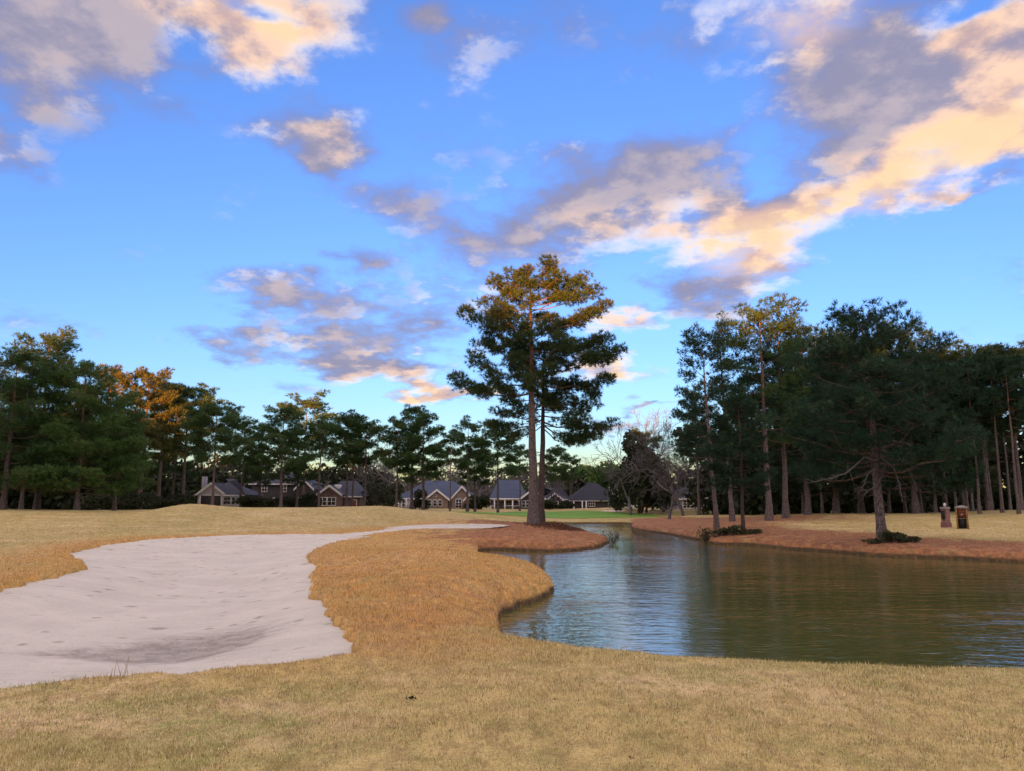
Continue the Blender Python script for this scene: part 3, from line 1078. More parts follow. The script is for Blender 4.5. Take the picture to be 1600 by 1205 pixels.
hero(211, 834, 55, 411, 625, .34, 'tallest pine, grey trunked, with sunlit top on the spit before the bunker',
     lambda t: (3.3 + 1.0 * math.exp(-((t - .55) / .25) ** 2)) * math.sqrt(max(.55, 1 - max(0, t - .75) ** 2 * 5)), 54, (-.2, 0), M_BARK, 105, lobes_main, .32,
     [(829, 612, 702, 585, .8), (830, 575, 968, 545, -1), (831, 520, 955, 470, .5), (830, 530, 724, 492, -.8), (830, 560, 738, 520, 1.2), (831, 590, 955, 585, 1.5), (832, 545, 960, 520, 1.4),
      (830, 470, 766, 430, 0), (830, 470, 905, 432, .4), (830, 600, 730, 560, -1.5), (831, 500, 745, 470, 1), (831, 480, 930, 455, -.6), (830, 455, 800, 418, .5), (830, 455, 860, 416, -.4)])
hero(223, 845, 57.5, 500, 655, .26, 'dark trunked pine standing close behind the tallest one',
     lambda t: 3.0 * math.sqrt(max(.2, 1 - (t - .2) ** 2)), 20, (.3, 0), M_BARK_DARK, 105, None, .6,
     [(843, 650, 950, 652, .6), (843, 640, 925, 625, -.8), (843, 660, 905, 690, -.4), (842, 645, 748, 658, .5), (842, 640, 770, 632, -1), (843, 630, 940, 600, 1), (842, 655, 790, 676, .4), (843, 655, 930, 672, 1.2)])


# ------------------------------------------------------------------ pines round the course
GL, GC, GR = 'pines at the left edge of the fairway', 'pines in front of the houses', 'pines on the right bank'
for a in [
    # form, u, distance, top v, width, label, group, kwargs
    ('bushy_a', 4, 58, 548, 1.15, 'bushy green pine cut by the left edge of the picture', GL, {}),
    ('bushy_b', 57, 63, 514, .95, 'tallest of the bushy pines at far left, with a spiky top', GL, {}),
    ('bushy_a', 120, 60, 572, 1.10, 'broad light green bushy pine with stout pale trunk at left', GL, dict(needles=M_NEEDLE_LIGHT)),
    ('bushy_b', 178, 64, 612, 1.05, 'low bushy pine whose boughs hang over the dip in the left mound', GL, dict(needles=M_NEEDLE_LIGHT)),
    ('bushy_b', 32, 71, 606, 1.1, 'dark pine filling the gap between the two leftmost bushy pines', GL, {}),
    ('tall_c', 158, 84, 574, 1.0, 'orange lit pine rising behind the left bushy pines, nearer the edge', GL, dict(needles=M_NEEDLE_SUNLIT)),
    ('tall_a', 218, 86, 576, 1.0, 'brightest orange lit pine at the right end of the left wood', GL, dict(needles=M_NEEDLE_SUNLIT)),
    ('tall_b', 246, 92, 584, .95, 'thin trunked pine just right of the orange lit one', GL, dict(needles=M_NEEDLE_SUNLIT)),
    ('dome_a', 284, 95, 598, 1.0, 'dark round topped pine left of the white gabled house', GL, {}),
    ('tall_c', 268, 104, 622, 1.0, 'half hidden pine between the orange pine and the white gable', GL, {}),
    ('dome_a', 331, 84, 629, 1.05, 'umbrella topped pine standing before the white gabled house', GL, {}),
    ('tall_b', 376, 108, 650, .95, 'small pine right of the umbrella pine', GC, {}),
    ('tall_a', 438, 98, 634, 1.15, 'broad dense pine right of the white gabled house', GC, {}),
    ('dome_b', 474, 122, 612, 1.15, 'sparse high crowned pine peeping over the broad dense pine', GC, {}),
    ('tall_c', 463, 106, 668, .9, 'lower pine at the right foot of the broad dense pine', GC, {}),
    ('tall_c', 404, 112, 664, 1.0, 'dark pine at the left foot of the broad dense pine', GC, {}),
    ('dome_b', 498, 102, 648, .85, 'slim pine with leaning trunk beside the maroon gable', GC, dict(rz=.4)),
    ('dome_a', 541, 108, 644, .95, 'round topped pine right of the maroon gable', GC, {}),
    ('dome_b', 549, 112, 660, .85, 'thin stemmed pine close behind the round topped one by the maroon gable', GC, {}),
    ('dome_b', 569, 108, 650, 1.0, 'pine with bare straight stem left of the dark hedge', GC, {}),
    ('tall_b', 619, 104, 653, .95, 'left pine of the clump before the brick gable', GC, {}),
    ('tall_a', 643, 106, 634, 1.0, 'highest pine of the clump before the brick gable', GC, {}),
    ('tall_c', 661, 104, 646, 1.0, 'right pine of the clump before the brick gable', GC, {}),
    ('slender_a', 703, 102, 672, .9, 'slender pine with thin straight stem and sparse top by the brick gable', GC, {}),
    ('tall_b', 730, 104, 652, .95, 'pine standing before the second brick gable', GC, {}),
    ('tall_a', 742, 108, 682, .8, 'dark thin pine just right of the second brick gable', GC, {}),
    ('dome_a', 778, 106, 668, .95, 'dark clumpy pine before the blue roofed house with porch', GC, {}),
    ('dome_b', 812, 116, 690, .9, 'small pine partly behind the trunk of the tallest pine', GC, {}),
    ('dome_a', 869, 128, 697, .85, 'dark round pine right of the tall trunks in the distance', GC, {}),
    ('dome_b', 892, 130, 708, .9, 'second dark round pine right of the tall trunks', GC, {}),
    ('dome_b', 1010, 112, 668, .9, 'thin pine among the bare trees on the far bank', GC, {}),
    ('tall_b', 1092, 92, 600, .75, 'pale straight stemmed pine behind the leaning pine', GR, dict(needles=M_NEEDLE_SHADED)),
    ('open_a', 1119, 50, 512, .95, 'leaning open pine at the left end of the right bank', GR, dict(needles=M_NEEDLE_SHADED, rz=0.0)),
    ('open_a', 1144, 64, 494, .80, 'second pine from the left on the right bank', GR, dict(needles=M_NEEDLE_SHADED)),
    ('tall_c', 1160, 44, 618, 1.05, 'short dark trunked pine growing from the shrubs at the water edge', GR, dict(needles=M_NEEDLE_SHADED, bark=M_BARK_DARK)),
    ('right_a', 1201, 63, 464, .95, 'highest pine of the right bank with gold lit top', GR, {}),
    ('right_a', 1228, 66, 486, .95, 'stout trunked pine right of the highest one on the right bank', GR, dict(needles=M_NEEDLE_SHADED)),
    ('bushy_b', 1262, 72, 516, 1.0, 'dense dark pine left of the near pine on the right bank', GR, dict(needles=M_NEEDLE_SHADED)),
    ('bushy_a', 1306, 74, 520, 1.0, 'dense dark pine directly behind the pale dead limb', GR, dict(needles=M_NEEDLE_SHADED)),
    ('bushy_b', 1346, 78, 530, 1.0, 'dark pine hidden behind the near pine of the right bank', GR, dict(needles=M_NEEDLE_SHADED)),
    ('bushy_a', 1432, 70, 508, .95, 'dense pine with gold flecked top right of the near pine', GR, dict(needles=M_NEEDLE_SHADED)),
    ('tall_c', 1478, 74, 545, 1.0, 'dark pine rising behind the brick pillar', GR, dict(needles=M_NEEDLE_SHADED)),
    ('dome_a', 1545, 70, 537, 1.0, 'flat topped pine left of the right edge of the wood', GR, dict(needles=M_NEEDLE_SHADED)),
    ('dome_a', 1596, 68, 535, 1.05, 'flat topped pine at the right edge of the picture', GR, dict(needles=M_NEEDLE_SHADED)),
    ('tall_a', 1510, 78, 552, 1.05, 'dark pine rising behind the wooden cabinet', GR, dict(needles=M_NEEDLE_SHADED)),
]:
    form_name, u, d, vt, wd, lab, grp, kw = a
    wd *= 1.18 if grp == GC else 1.08
    tree_at(form_name, u, d, vt, wd, lab, grp, **kw)
SLENDER = sorted([(1462, 69, 560), (1494, 70, 556), (1506, 74, 560), (1531, 66, 552), (1551, 72, 556), (1566, 66, 550), (1579, 74, 555), (1592, 64, 548), (1440, 76, 560), (1415, 78, 555),
                  (1390, 80, 560), (1345, 84, 565), (1285, 82, 560), (1255, 84, 570), (1520, 82, 560)], reverse=True)
ORD = ['first', 'second', 'third', 'fourth', 'fifth', 'sixth', 'seventh', 'eighth', 'ninth', 'tenth', 'eleventh', 'twelfth', 'thirteenth', 'fourteenth', 'fifteenth']
for i, (u, d, vt) in enumerate(SLENDER):
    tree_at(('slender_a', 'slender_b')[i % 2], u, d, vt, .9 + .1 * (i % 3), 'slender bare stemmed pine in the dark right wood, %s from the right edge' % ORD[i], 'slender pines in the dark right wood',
            bark=M_BARK_GREY if i % 2 else M_BARK, needles=M_NEEDLE_SHADED, rz=i * 1.1)


# the near pine of the right bank, with dead limbs
def near_pine():
    u, d = 1376, 35.6
    x, y = spot(u, d)
    z = land_z(x, y)
    H = top_h(u, 477, d, z)
    g = pine_geo(331, H * .93, top_h(u, 742, d, z), lambda t: 3.7 * (1 - .55 * t) * (1 - t ** 6) + .5, .20, 66, shoots=100, needles=12, nlen=.22, nwid=.028, lean=(-.15, .1), bend=.3, stubs=5, up=.6, twig_gap=4.4, puff=.9)
    root = empty('pine_tree', (x, y, z))
    root.scale = (1, 1, H / g['H'])
    tag(root, 'near pine on the right bank with pale dead limbs, standing in shrubs', 'tree', GR)
    link('trunk', raw_mesh('near_pine_trunk', *g['trunk'], True), M_BARK, root)
    cv, cf, cr = g['crown']
    link('crown', raw_mesh('near_pine_crown', cv, cf, False, {'rnd': cr}), M_NEEDLE_SHADED, root)['kind'] = 'stuff'
    for v, f in g['limbs']:
        link('limb', raw_mesh('near_pine_limb', v, f, True), M_TWIG, root)
    link('twigs', g['twigs'].mesh('near_pine_twigs'), M_TWIG, root)['kind'] = 'stuff'
    # dead limbs read off the photograph: (u, v) of their bends
    rg = np.random.default_rng(5)
    for path, yy in (([(1369, 722), (1350, 716), (1338, 728), (1322, 741), (1300, 748), (1266, 756)], (35.4, 33.6)), ([(1374, 702), (1395, 698), (1412, 700), (1424, 709), (1430, 722)], (35.4, 34.0)),
                     ([(1372, 756), (1380, 742), (1384, 726)], (35.4, 34.6)), ([(1371, 760), (1362, 765), (1352, 772)], (35.3, 34.8)),
                     ([(1376, 705), (1400, 712), (1420, 735), (1434, 768)], (35.4, 34.4)), ([(1376, 716), (1396, 732), (1405, 756), (1410, 785)], (35.5, 34.2)), ([(1378, 690), (1415, 694), (1445, 712), (1456, 745)], (35.6, 35.0)), ([(1372, 730), (1356, 742), (1346, 768)], (35.4, 34.9))):
        ys = np.linspace(yy[0], yy[1], len(path))
        pts = np.array([at_y(a, b, c) for (a, b), c in zip(path, ys)]) - np.array([x, y, z])
        bb = Bag()
        bb.add(*tube(pts, np.linspace(.055, .012, len(pts)), 5))
        for k in range(22):
            q = rg.uniform(.25, 1)
            i = min(int(q * (len(pts) - 1)), len(pts) - 2)
            p0 = pts[i] + (pts[i + 1] - pts[i]) * rg.uniform(0, 1)
            dv = unit(pts[i + 1] - pts[i] + rg.normal(0, .5, 3)) * rg.uniform(.25, .8)
            dv[2] = -abs(dv[2]) * .4 if k % 2 else dv[2]
            bb.add(*tube(np.array([p0, p0 + dv * .5 + rg.normal(0, .03, 3), p0 + dv]), [.014, .009, .004], 3))
        o = link('dead_limb', bb.mesh('dead_limb'), M_BARK_GREY, root)
        o['label'] = 'bare pale dead limb'


near_pine()


# ------------------------------------------------------------------ leafless trees
def bare_geo(seed, H, r0, levels=5, spread=.55, first=.28, droop=0.0):
    rg = np.random.default_rng(seed)
    trunk, br = Bag(), Bag()

    def grow(p, d, L, r, lev):
        n = 4
        pts = [p]
        for i in range(n):
            d = unit(d + rg.normal(0, .13, 3) + np.array([0, 0, .06 - droop * (levels - lev) * .03]))
            pts.append(pts[-1] + d * L / n)
        pts = np.array(pts)
        (trunk if lev == levels else br).add(*tube(pts, np.linspace(r, r * .62, n + 1), 8 if lev == levels else (5 if lev > 2 else 3)))
        if lev == 0:
            return
        kids = rg.integers(3, 5) if lev > 1 else 4
        for k in range(kids):
            q = rg.uniform(.45, 1.0) if k else 1.0
            i = min(int(q * n), n - 1)
            b = pts[i] + (pts[i + 1] - pts[i]) * (q * n - i)
            a = rg.uniform(0, 6.28)
            side = unit(np.cross(d, [math.cos(a), math.sin(a), .3]))
            nd = unit(d * (1 - spread * .5) + side * spread * rg.uniform(.7, 1.3))
            grow(b, nd, L * rg.uniform(.60, .80), max(r * .52, .012), lev - 1)
    grow(np.array([0, 0, -.2]), np.array([0, 0, 1.0]), H * first, r0, levels)
    tm, bm = trunk.mesh('bare_tree_trunk'), br.mesh('bare_tree_branches')
    top = max(v[:, 2].max() for v in br.v)
    return dict(trunk=tm, branches=bm, H=float(top))


BARES = [bare_geo(401, 9, .11, 5, .60), bare_geo(412, 9, .085, 5, .75, .24, .6), bare_geo(423, 12, .11, 5, .5, .30)]


def bare_at(k, u, d, v_top, width, label, mat=None):
    g = BARES[k]
    x, y = spot(u, d)
    z = land_z(x, y)
    H = top_h(u, v_top, d, z)
    root = empty('bare_tree', (x, y, z), u * .7)
    root.scale = (width * H / g['H'],) * 2 + (H / g['H'],)
    tag(root, label, 'tree', 'leafless trees near the houses')
    for part in ('trunk', 'branches'):
        o = link(part, g[part], mat or M_BARE, root)
        if part == 'branches':
            o['kind'] = 'stuff'


for a in [(0, 1045, 78, 668, 1.15, 'grey leafless tree on the far bank right of the channel'), (1, 1068, 96, 690, 1.3, 'spreading leafless tree behind the leaning pine'),
          (2, 1020, 118, 628, 1.0, 'tall leafless tree whose pale top stands above the dark evergreen'), (1, 985, 104, 700, 1.4, 'low bushy leafless tree before the dormered house'),
          (1, 596, 138, 690, 1.2, 'leafless tree behind the dark hedge'), (0, 612, 142, 700, 1.1, 'leafless tree left of the porch with white posts'), (1, 752, 140, 712, 1.1, 'leafless tree between the second brick gable and the blue roof'),
          (0, 858, 138, 728, 1.1, 'leafless tree right behind the tall trunks'), (1, 880, 134, 740, 1.1, 'low leafless tree left of the black roofed house'), (2, 368, 128, 690, 1.0, 'leafless tree behind the white gabled house'),
          (1, 418, 132, 720, 1.1, 'leafless tree before the tall dark house'), (0, 1036, 112, 680, 1.2, 'leafless tree behind the grey one on the far bank'), (2, 1000, 124, 650, 1.0, 'leafless tree in the crown of the dark evergreen'),
          (0, 583, 150, 700, 1.0, 'leafless tree left behind the dark hedge'), (1, 690, 150, 716, 1.2, 'leafless tree behind the brick gable')]:
    bare_at(*a)


# ------------------------------------------------------------------ leafy masses
def leaf_cloud(rg, centres, radii, n, size):
    """Leaf-sized faces spread through overlapping uneven lobes."""
    k = rg.integers(0, len(centres), n)
    d = unit(rg.normal(0, 1, (n, 3)))
    r = rg.uniform(.35, 1.05, (n, 1)) ** .5
    p = centres[k] + d * r * radii[k]
    a = unit(rg.normal(0, 1, (n, 3)) + d * .6) * size * rg.uniform(.6, 1.4, (n, 1))
    b = unit(np.cross(a, rg.normal(0, 1, (n, 3)))) * size * .45
    v = np.stack([p - a * .5 - b * .2, p + b, p + a * .7, p - b], 1).reshape(-1, 3)
    f = np.arange(4 * n).reshape(-1, 4)
    rnd = np.repeat(np.clip(rg.uniform(0, 1, len(centres))[k] * .7 + rg.uniform(0, .3, n), 0, 1), 4)
    return v, f, rnd


def woodland(name, seed, xr, yr, top, n_c, n_leaf, size, mat, label, low=.0, rad=(2.4, 1.7), power=1.0):
    """A distant wood that reads as one mass."""
    rg = np.random.default_rng(seed)
    x, y = rg.uniform(*xr, n_c), rg.uniform(*yr, n_c)
    h = np.array([top(a, b) for a, b in zip(x, y)])
    z = rg.uniform(low, 1, n_c) ** power * (h - 1.2) + .5
    cen = np.stack([x, y, z], 1)
    radii = np.stack([rg.uniform(.7, 1.2, n_c) * rad[0]] * 2 + [rg.uniform(.7, 1.2, n_c) * rad[1]], 1)
    v, f, r = leaf_cloud(rg, cen, radii, n_leaf, size)
    o = link(name, raw_mesh(name, v, f, False, {'rnd': r}), mat)
    return tag(o, label, 'woodland', kind='stuff')


def wave(x, a, b, k=.35):
    return a + b * (math.sin(x * k) + .6 * math.sin(x * k * 2.3 + 1) + .4 * math.sin(x * k * 4.1 + 2))


woodland('woodland', 501, (-115, -47), (86, 112), lambda x, y: wave(x, 11, 1.6), 560, 42000, .75, M_LEAF_DARK, 'dark wood behind the left pines', power=1.4)
woodland('woodland', 502, (24, 130), (84, 112), lambda x, y: wave(x, 12, 1.5) + (x > 44) * 1.5, 760, 60000, .75, M_LEAF_DARK, 'dark wood behind the right bank pines', power=1.4)
woodland('woodland', 506, (-105, -24), (138, 152), lambda x, y: wave(x, 8.6, 1.2), 360, 24000, .75, M_LEAF_DARK, 'dark wood behind the white gabled and maroon gabled houses', power=1.2)
M_TWIGS_FAR = mat_needles("far_bare_twigs", (.075, .068, .066), (.12, .11, .105), 0)
woodland('woodland', 503, (-75, 62), (160, 190), lambda x, y: wave(x, 8.2, 1.2), 300, 20000, .55, M_TWIGS_FAR, 'grey leafless wood far behind the houses', rad=(3.2, 2.0))
woodland('woodland', 504, (-60, 40), (190, 215), lambda x, y: wave(x, 8.5, 1.6, .22), 160, 12000, .75, M_NEEDLE, 'green wood at the horizon behind the houses', rad=(4, 2.4))


# the wood behind the viewer: its long evening shadow covers all but the treetops
SHADE = [(-200, 23), (-84, 20.4), (-78, 19.6), (-69, 20.2), (-67, 26), (-64, 30), (-54, 30), (-50, 26), (-40, 23), (-34, 23.2), (-30, 22.9), (-24, 22.6), (-19, 23.5), (-10, 23.8), (0, 24.2), (60, 25), (150, 25)]


def shade_top(x, y):
    s = x - (y + 128) * .176
    t = float(np.interp(s, [a for a, _ in SHADE], [b for _, b in SHADE]))
    return t + .3 + 1.3 * math.sin(s * 1.25) + .8 * math.sin(s * 2.9 + 1)


woodland('woodland', 505, (-190, 110), (-138, -118), shade_top, 5200, 90000, 1.9, M_LEAF_DARK, 'tall wood behind the viewer', rad=(3.0, 1.6), power=.85)


# ------------------------------------------------------------------ houses beyond the green
def plain(name, c, rough=.8, var=.12, scale=3.0):
    m, N, b = material(name)
    tc = N.new('ShaderNodeTexCoord')
    n = N.noise(tc.outputs['Object'], scale, 4, .6)
    N.l.new(N.mix(N.ss(n, .3, .7), tuple(x * (1 - var) for x in c), tuple(min(1, x * (1 + var)) for x in c)), b.inputs['Base Color'])
    b.inputs['Roughness'].default_value = rough
    return m


def mat_brick(name, c, mortar=(.35, .32, .29), scale=1.0):
    m, N, b = material(name)
    tc = N.new('ShaderNodeTexCoord')
    br = N.new('ShaderNodeTexBrick')
    mp = N.mapping(tc.outputs['Object'], rot=(math.pi / 2, 0, 0))
    N.l.new(mp, br.inputs['Vector'])
    br.inputs['Scale'].default_value = scale
    br.inputs['Color1'].default_value = (*c, 1)
    br.inputs['Color2'].default_value = (*[x * .65 for x in c], 1)
    br.inputs['Mortar'].default_value = (*mortar, 1)
    br.inputs['Brick Width'].default_value = .24
    br.inputs['Row Height'].default_value = .08
    br.inputs['Mortar Size'].default_value = .012
    n = N.noise(tc.outputs['Object'], 2.0, 4)
    N.l.new(N.mix(N.ss(n, .35, .7, 0, .5), br.outputs[0], tuple(x * .6 for x in c)), b.inputs['Base Color'])
    bump(N, b, br.outputs['Fac'], -.4, .01)
    return m


def mat_shingle(name, c):
    m, N, b = material(name)
    tc = N.new('ShaderNodeTexCoord')
    n = N.noise(N.mapping(tc.outputs['Object'], scale=(2.5, 8, 8)), 1.5, 4, .6)
    n2 = N.noise(tc.outputs['Object'], .6, 3)
    c2 = N.mix(n, tuple(x * .7 for x in c), tuple(x * 1.3 for x in c))
    N.l.new(N.mix(N.ss(n2, .4, .7, 0, .5), c2, tuple(x * .7 for x in c)), b.inputs['Base Color'])
    b.inputs['Roughness'].default_value = .85
    return m


def mat_glass():
    m, N, b = material("window_glass")
    b.inputs['Base Color'].default_value = (.018, .022, .028, 1)
    b.inputs['Roughness'].default_value = .06
    b.inputs['Specular IOR Level'].default_value = .6
    return m


M_WHITE = plain("white_trim", (.72, .71, .70), .6, .05)
M_WHITE_WALL = plain("pale_siding", (.55, .55, .56), .7, .07)
M_DARKWALL = plain("dark_siding", (.06, .055, .055), .8)
M_GREYWALL = plain("grey_siding", (.26, .26, .28), .8)
M_MAROON = mat_brick("maroon_brick", (.12, .045, .05))
M_TANBRICK = mat_brick("tan_brick", (.30, .19, .14))
M_SLATE = mat_shingle("slate_shingles", (.052, .060, .080))
M_BLUE_ROOF = mat_shingle("blue_grey_shingles", (.058, .078, .125))
M_BLACK_ROOF = mat_shingle("black_shingles", (.026, .03, .04))
M_GLASS = mat_glass()
M_DOOR = plain("red_door", (.24, .06, .035), .5)
M_PINK = plain("rose_shingles", (.35, .17, .15), .8)


def boxes(name, lst, mat, parent):
    """Boxes given as (x0, x1, y0, y1, z0, z1), joined into one part."""
    bb = Bag()
    for x0, x1, y0, y1, z0, z1 in lst:
        v = np.array([[x0, y0, z0], [x1, y0, z0], [x1, y1, z0], [x0, y1, z0], [x0, y0, z1], [x1, y0, z1], [x1, y1, z1], [x0, y1, z1]], float)
        f = np.array([[0, 3, 2, 1], [4, 5, 6, 7], [0, 1, 5, 4], [1, 2, 6, 5], [2, 3, 7, 6], [3, 0, 4, 7]])
        bb.add(v, f)
    return link(name, bb.mesh(name, False), mat, parent)


def poly_mesh(name, verts, faces, mat, parent):
    me = bpy.data.meshes.new(name)
    me.from_pydata([tuple(map(float, v)) for v in verts], [], faces)
    me.update()
    return link(name, me, mat, parent)


def gable_front(root, x0, x1, y0, y1, eave, ridge, wall, roof, over=.35, trim=True):
    """Block whose gable faces the green (-y): walls, a two-slope roof with thickness, white rake boards."""
    xm = (x0 + x1) / 2
    w = [(x0, y0, -.6), (x1, y0, -.6), (x1, y0, eave), (xm, y0, ridge), (x0, y0, eave), (x0, y1, -.6), (x1, y1, -.6), (x1, y1, eave), (xm, y1, ridge), (x0, y1, eave)]
    poly_mesh('wall', w, [(0, 1, 2, 3, 4), (6, 5, 9, 8, 7), (5, 0, 4, 9), (1, 6, 7, 2)], wall, root)
    s = (ridge - eave) / (xm - x0)
    dz = over * s
    th = .14
    for sg in (-1, 1):
        xe = x0 - over if sg < 0 else x1 + over
        v = [(xe, y0 - over, eave - dz + .03), (xm, y0 - over, ridge + .03), (xm, y1 + over, ridge + .03), (xe, y1 + over, eave - dz + .03)]
        v += [(a, b, c + th) for a, b, c in v]
        ro = poly_mesh('roof_slope', v, [(0, 1, 2, 3), (7, 6, 5, 4), (0, 4, 5, 1), (1, 5, 6, 2), (2, 6, 7, 3), (3, 7, 4, 0)], roof, root)
        if trim:
            v = [(xe, y0 - over - .06, eave - dz - .16), (xm, y0 - over - .06, ridge - .16), (xm, y0 - over - .06, ridge + th + .05), (xe, y0 - over - .06, eave - dz + th + .05)]
            v += [(a, b + .05, c) for a, b, c in v]
            poly_mesh('rake_board', v, [(0, 1, 2, 3), (7, 6, 5, 4), (0, 4, 5, 1), (1, 5, 6, 2), (2, 6, 7, 3), (3, 7, 4, 0)], M_WHITE, ro)


def hip_block(root, x0, x1, y0, y1, eave, ridge, wall, roof, inset=None, over=.4, fascia=True):
    """Block with its long eave to the green and a hipped (or, inset 0, side-gabled) roof."""
    inset = (y1 - y0) / 2 if inset is None else inset
    boxes('wall', [(x0, x1, y0, y1, -.6, eave)], wall, root)
    ym = (y0 + y1) / 2
    a, b, c, d = x0 - over, x1 + over, y0 - over, y1 + over
    e = eave + .02
    v = [(a, c, e), (b, c, e), (b, d, e), (a, d, e), (x0 + inset, ym, ridge), (x1 - inset, ym, ridge)]
    ro = poly_mesh('roof', v, [(0, 1, 5, 4), (1, 2, 5), (2, 3, 4, 5), (3, 0, 4), (3, 2, 1, 0)], roof, root)
    if fascia:
        boxes('fascia', [(a - .02, b + .02, c - .05, c + .0, e - .20, e - .02)], M_WHITE, ro)
    return ro


def window(root, xc, zc, w, h, y, nx=2, nz=2, arch=0.0, fr=.10, parent=None, trim=None):
    """White framed window with glazing bars standing proud of the wall at plane y."""
    L = [(xc - w / 2 - fr, xc - w / 2, y - .10, y + .02, zc - h / 2 - fr, zc + h / 2 + fr), (xc + w / 2, xc + w / 2 + fr, y - .10, y + .02, zc - h / 2 - fr, zc + h / 2 + fr),
         (xc - w / 2, xc + w / 2, y - .10, y + .02, zc + h / 2, zc + h / 2 + fr), (xc - w / 2, xc + w / 2, y - .12, y + .02, zc - h / 2 - fr, zc - h / 2)]
    for i in range(1, nx):
        x = xc - w / 2 + w * i / nx
        L.append((x - .035, x + .035, y - .08, y + .0, zc - h / 2, zc + h / 2))
    for i in range(1, nz):
        z = zc - h / 2 + h * i / nz
        L.append((xc - w / 2, xc + w / 2, y - .075, y + .0, z - .035, z + .035))
    o = boxes('window', L, trim or M_WHITE, root)
    boxes('pane', [(xc - w / 2 + .005, xc + w / 2 - .005, y - .045, y + .01, zc - h / 2 + .005, zc + h / 2 - .005)], M_GLASS, o)
    if arch:
        n = 8
        v, f = [], []
        for k in range(n + 1):
            t = math.pi * k / n
            for r in (w / 2, w / 2 + fr):
                for yy in (y - .10, y + .02):
                    v.append((xc - math.cos(t) * r, yy, zc + h / 2 + math.sin(t) * r * arch))
        for k in range(n):
            a, b = 4 * k, 4 * k + 4
            f += [(a, b, b + 2, a + 2), (a + 2, b + 2, b + 3, a + 3), (a + 1, a, a + 2, a + 3)]
        poly_mesh('arch', v, f, M_WHITE, o)
    return o


def columns(root, xs, y, z1, r=.11):
    for x in xs:
        boxes('porch_post', [(x - r, x + r, y - r, y + r, -.6, z1)], M_WHITE, root)


class House:
    """Local frame of one house: u pixels across at its distance become metres."""
    def __init__(self, u0, d, label, v_base=795, group='houses behind the green'):
        x, y = spot(u0, d)
        self.s = d / FPX * 1.0
        self.u0, self.vb = u0, v_base
        z = float(at_y(u0, v_base, d)[2])
        self.root = empty('house', (x, y, z))
        tag(self.root, label, 'house', group)

    def X(self, u):
        return (u - self.u0) * self.s

    def Z(self, v):
        return (self.vb - v) * self.s * 1.01


# white gabled house at left
h = House(335, 112, 'house with white front gable and glazed sun room left of the broad pine', 792)
X, Z = h.X, h.Z
hip_block(h.root, X(300), X(374), 1.2, 9.5, Z(774), Z(748), M_DARKWALL, M_SLATE)
gable_front(h.root, X(308), X(350), 0, 4, Z(773), Z(757), M_WHITE_WALL, M_SLATE)
boxes('porch_shade_panel', [(X(312), X(345), -.02, .03, Z(795), Z(775.5))], M_DARKWALL, h.root)  # solid dark panel standing in for the shade inside the porch
boxes('beam', [(X(310), X(348), -.08, -.02, Z(775.5), Z(773.5))], M_WHITE, h.root)
columns(h.root, [X(312), X(346)], -.1, Z(775))
hip_block(h.root, X(349), X(371), -.4, 1.2, Z(774), Z(770), M_WHITE_WALL, M_SLATE, .3, .2)
for u in (352.5, 358, 365):
    window(h.root, X(u), Z(783), .42, .95, -.4, 1, 2, fr=.08)
boxes('chimney', [(X(300), X(305), 3.0, 4.0, 0, Z(745))], M_GREYWALL, h.root)

# tall dark house behind the broad pine
h = House(435, 126, 'tall dark two storey house hidden behind the broad pine', 794)
X, Z = h.X, h.Z
hip_block(h.root, X(392), X(482), 0, 9, Z(757), Z(738), M_DARKWALL, M_SLATE)
gable_front(h.root, X(465), X(490), -1.5, 5, Z(764), Z(752), M_DARKWALL, M_SLATE, .3)
for u, v in ((412, 756 + 8), (442, 764), (405, 784), (430, 784)):
    window(h.root, X(u), Z(v), .75, 1.0, 0, 2, 2)
for u in (472, 480):
    window(h.root, X(u), Z(784), .6, 1.1, -1.5, 1, 2)

# maroon gable
h = House(522, 118, 'house with maroon brick gable, twin white windows and red door', 794)
X, Z = h.X, h.Z
hip_block(h.root, X(505), X(560), .8, 9, Z(776), Z(751), M_MAROON, M_SLATE, 1.5)
gable_front(h.root, X(500), X(534), -1.2, 4, Z(773), Z(760.5), M_MAROON, M_SLATE, .3)
window(h.root, X(506.5), Z(784), 1.1, 1.05, -1.2, 2, 2)
window(h.root, X(520.5), Z(784), 1.1, 1.05, -1.2, 2, 2)
boxes('dormer', [(X(519), X(525), 1.0, 3.4, Z(766), Z(758))], M_WHITE_WALL, h.root)
dr = boxes('door', [(X(549), X(554), .74, .8, -.2, Z(782))], M_DOOR, h.root)
boxes('door_frame', [(X(547.6), X(549), .70, .8, -.2, Z(780.6)), (X(554), X(555.4), .70, .8, -.2, Z(780.6)), (X(549), X(554), .70, .8, Z(782), Z(780.6))], M_WHITE, dr)

# brick twin gables
h = House(680, 128, 'blue roofed house with two tan brick gables and white porch', 796)
X, Z = h.X, h.Z
hip_block(h.root, X(621), X(742), 1.4, 11, Z(779), Z(751), M_TANBRICK, M_BLUE_ROOF, 4)
gable_front(h.root, X(666), X(700), -.6, 5, Z(780), Z(767), M_TANBRICK, M_BLUE_ROOF, .35)
for u in (672, 680, 688):
    window(h.root, X(u), Z(786.5), .52, .85, -.6, 1, 2, .5, fr=.09)
window(h.root, X(680), Z(775.5), .5, .25, -.6, 2, 1, fr=.07)
gable_front(h.root, X(705), X(737), 0.2, 6, Z(779), Z(761.5), M_TANBRICK, M_BLUE_ROOF, .3)
window(h.root, X(716), Z(787.5), .85, 1.3, .2, 2, 3, .5)
gable_front(h.root, X(726), X(738), -.8, 2, Z(781), Z(774), M_TANBRICK, M_BLUE_ROOF, .25)
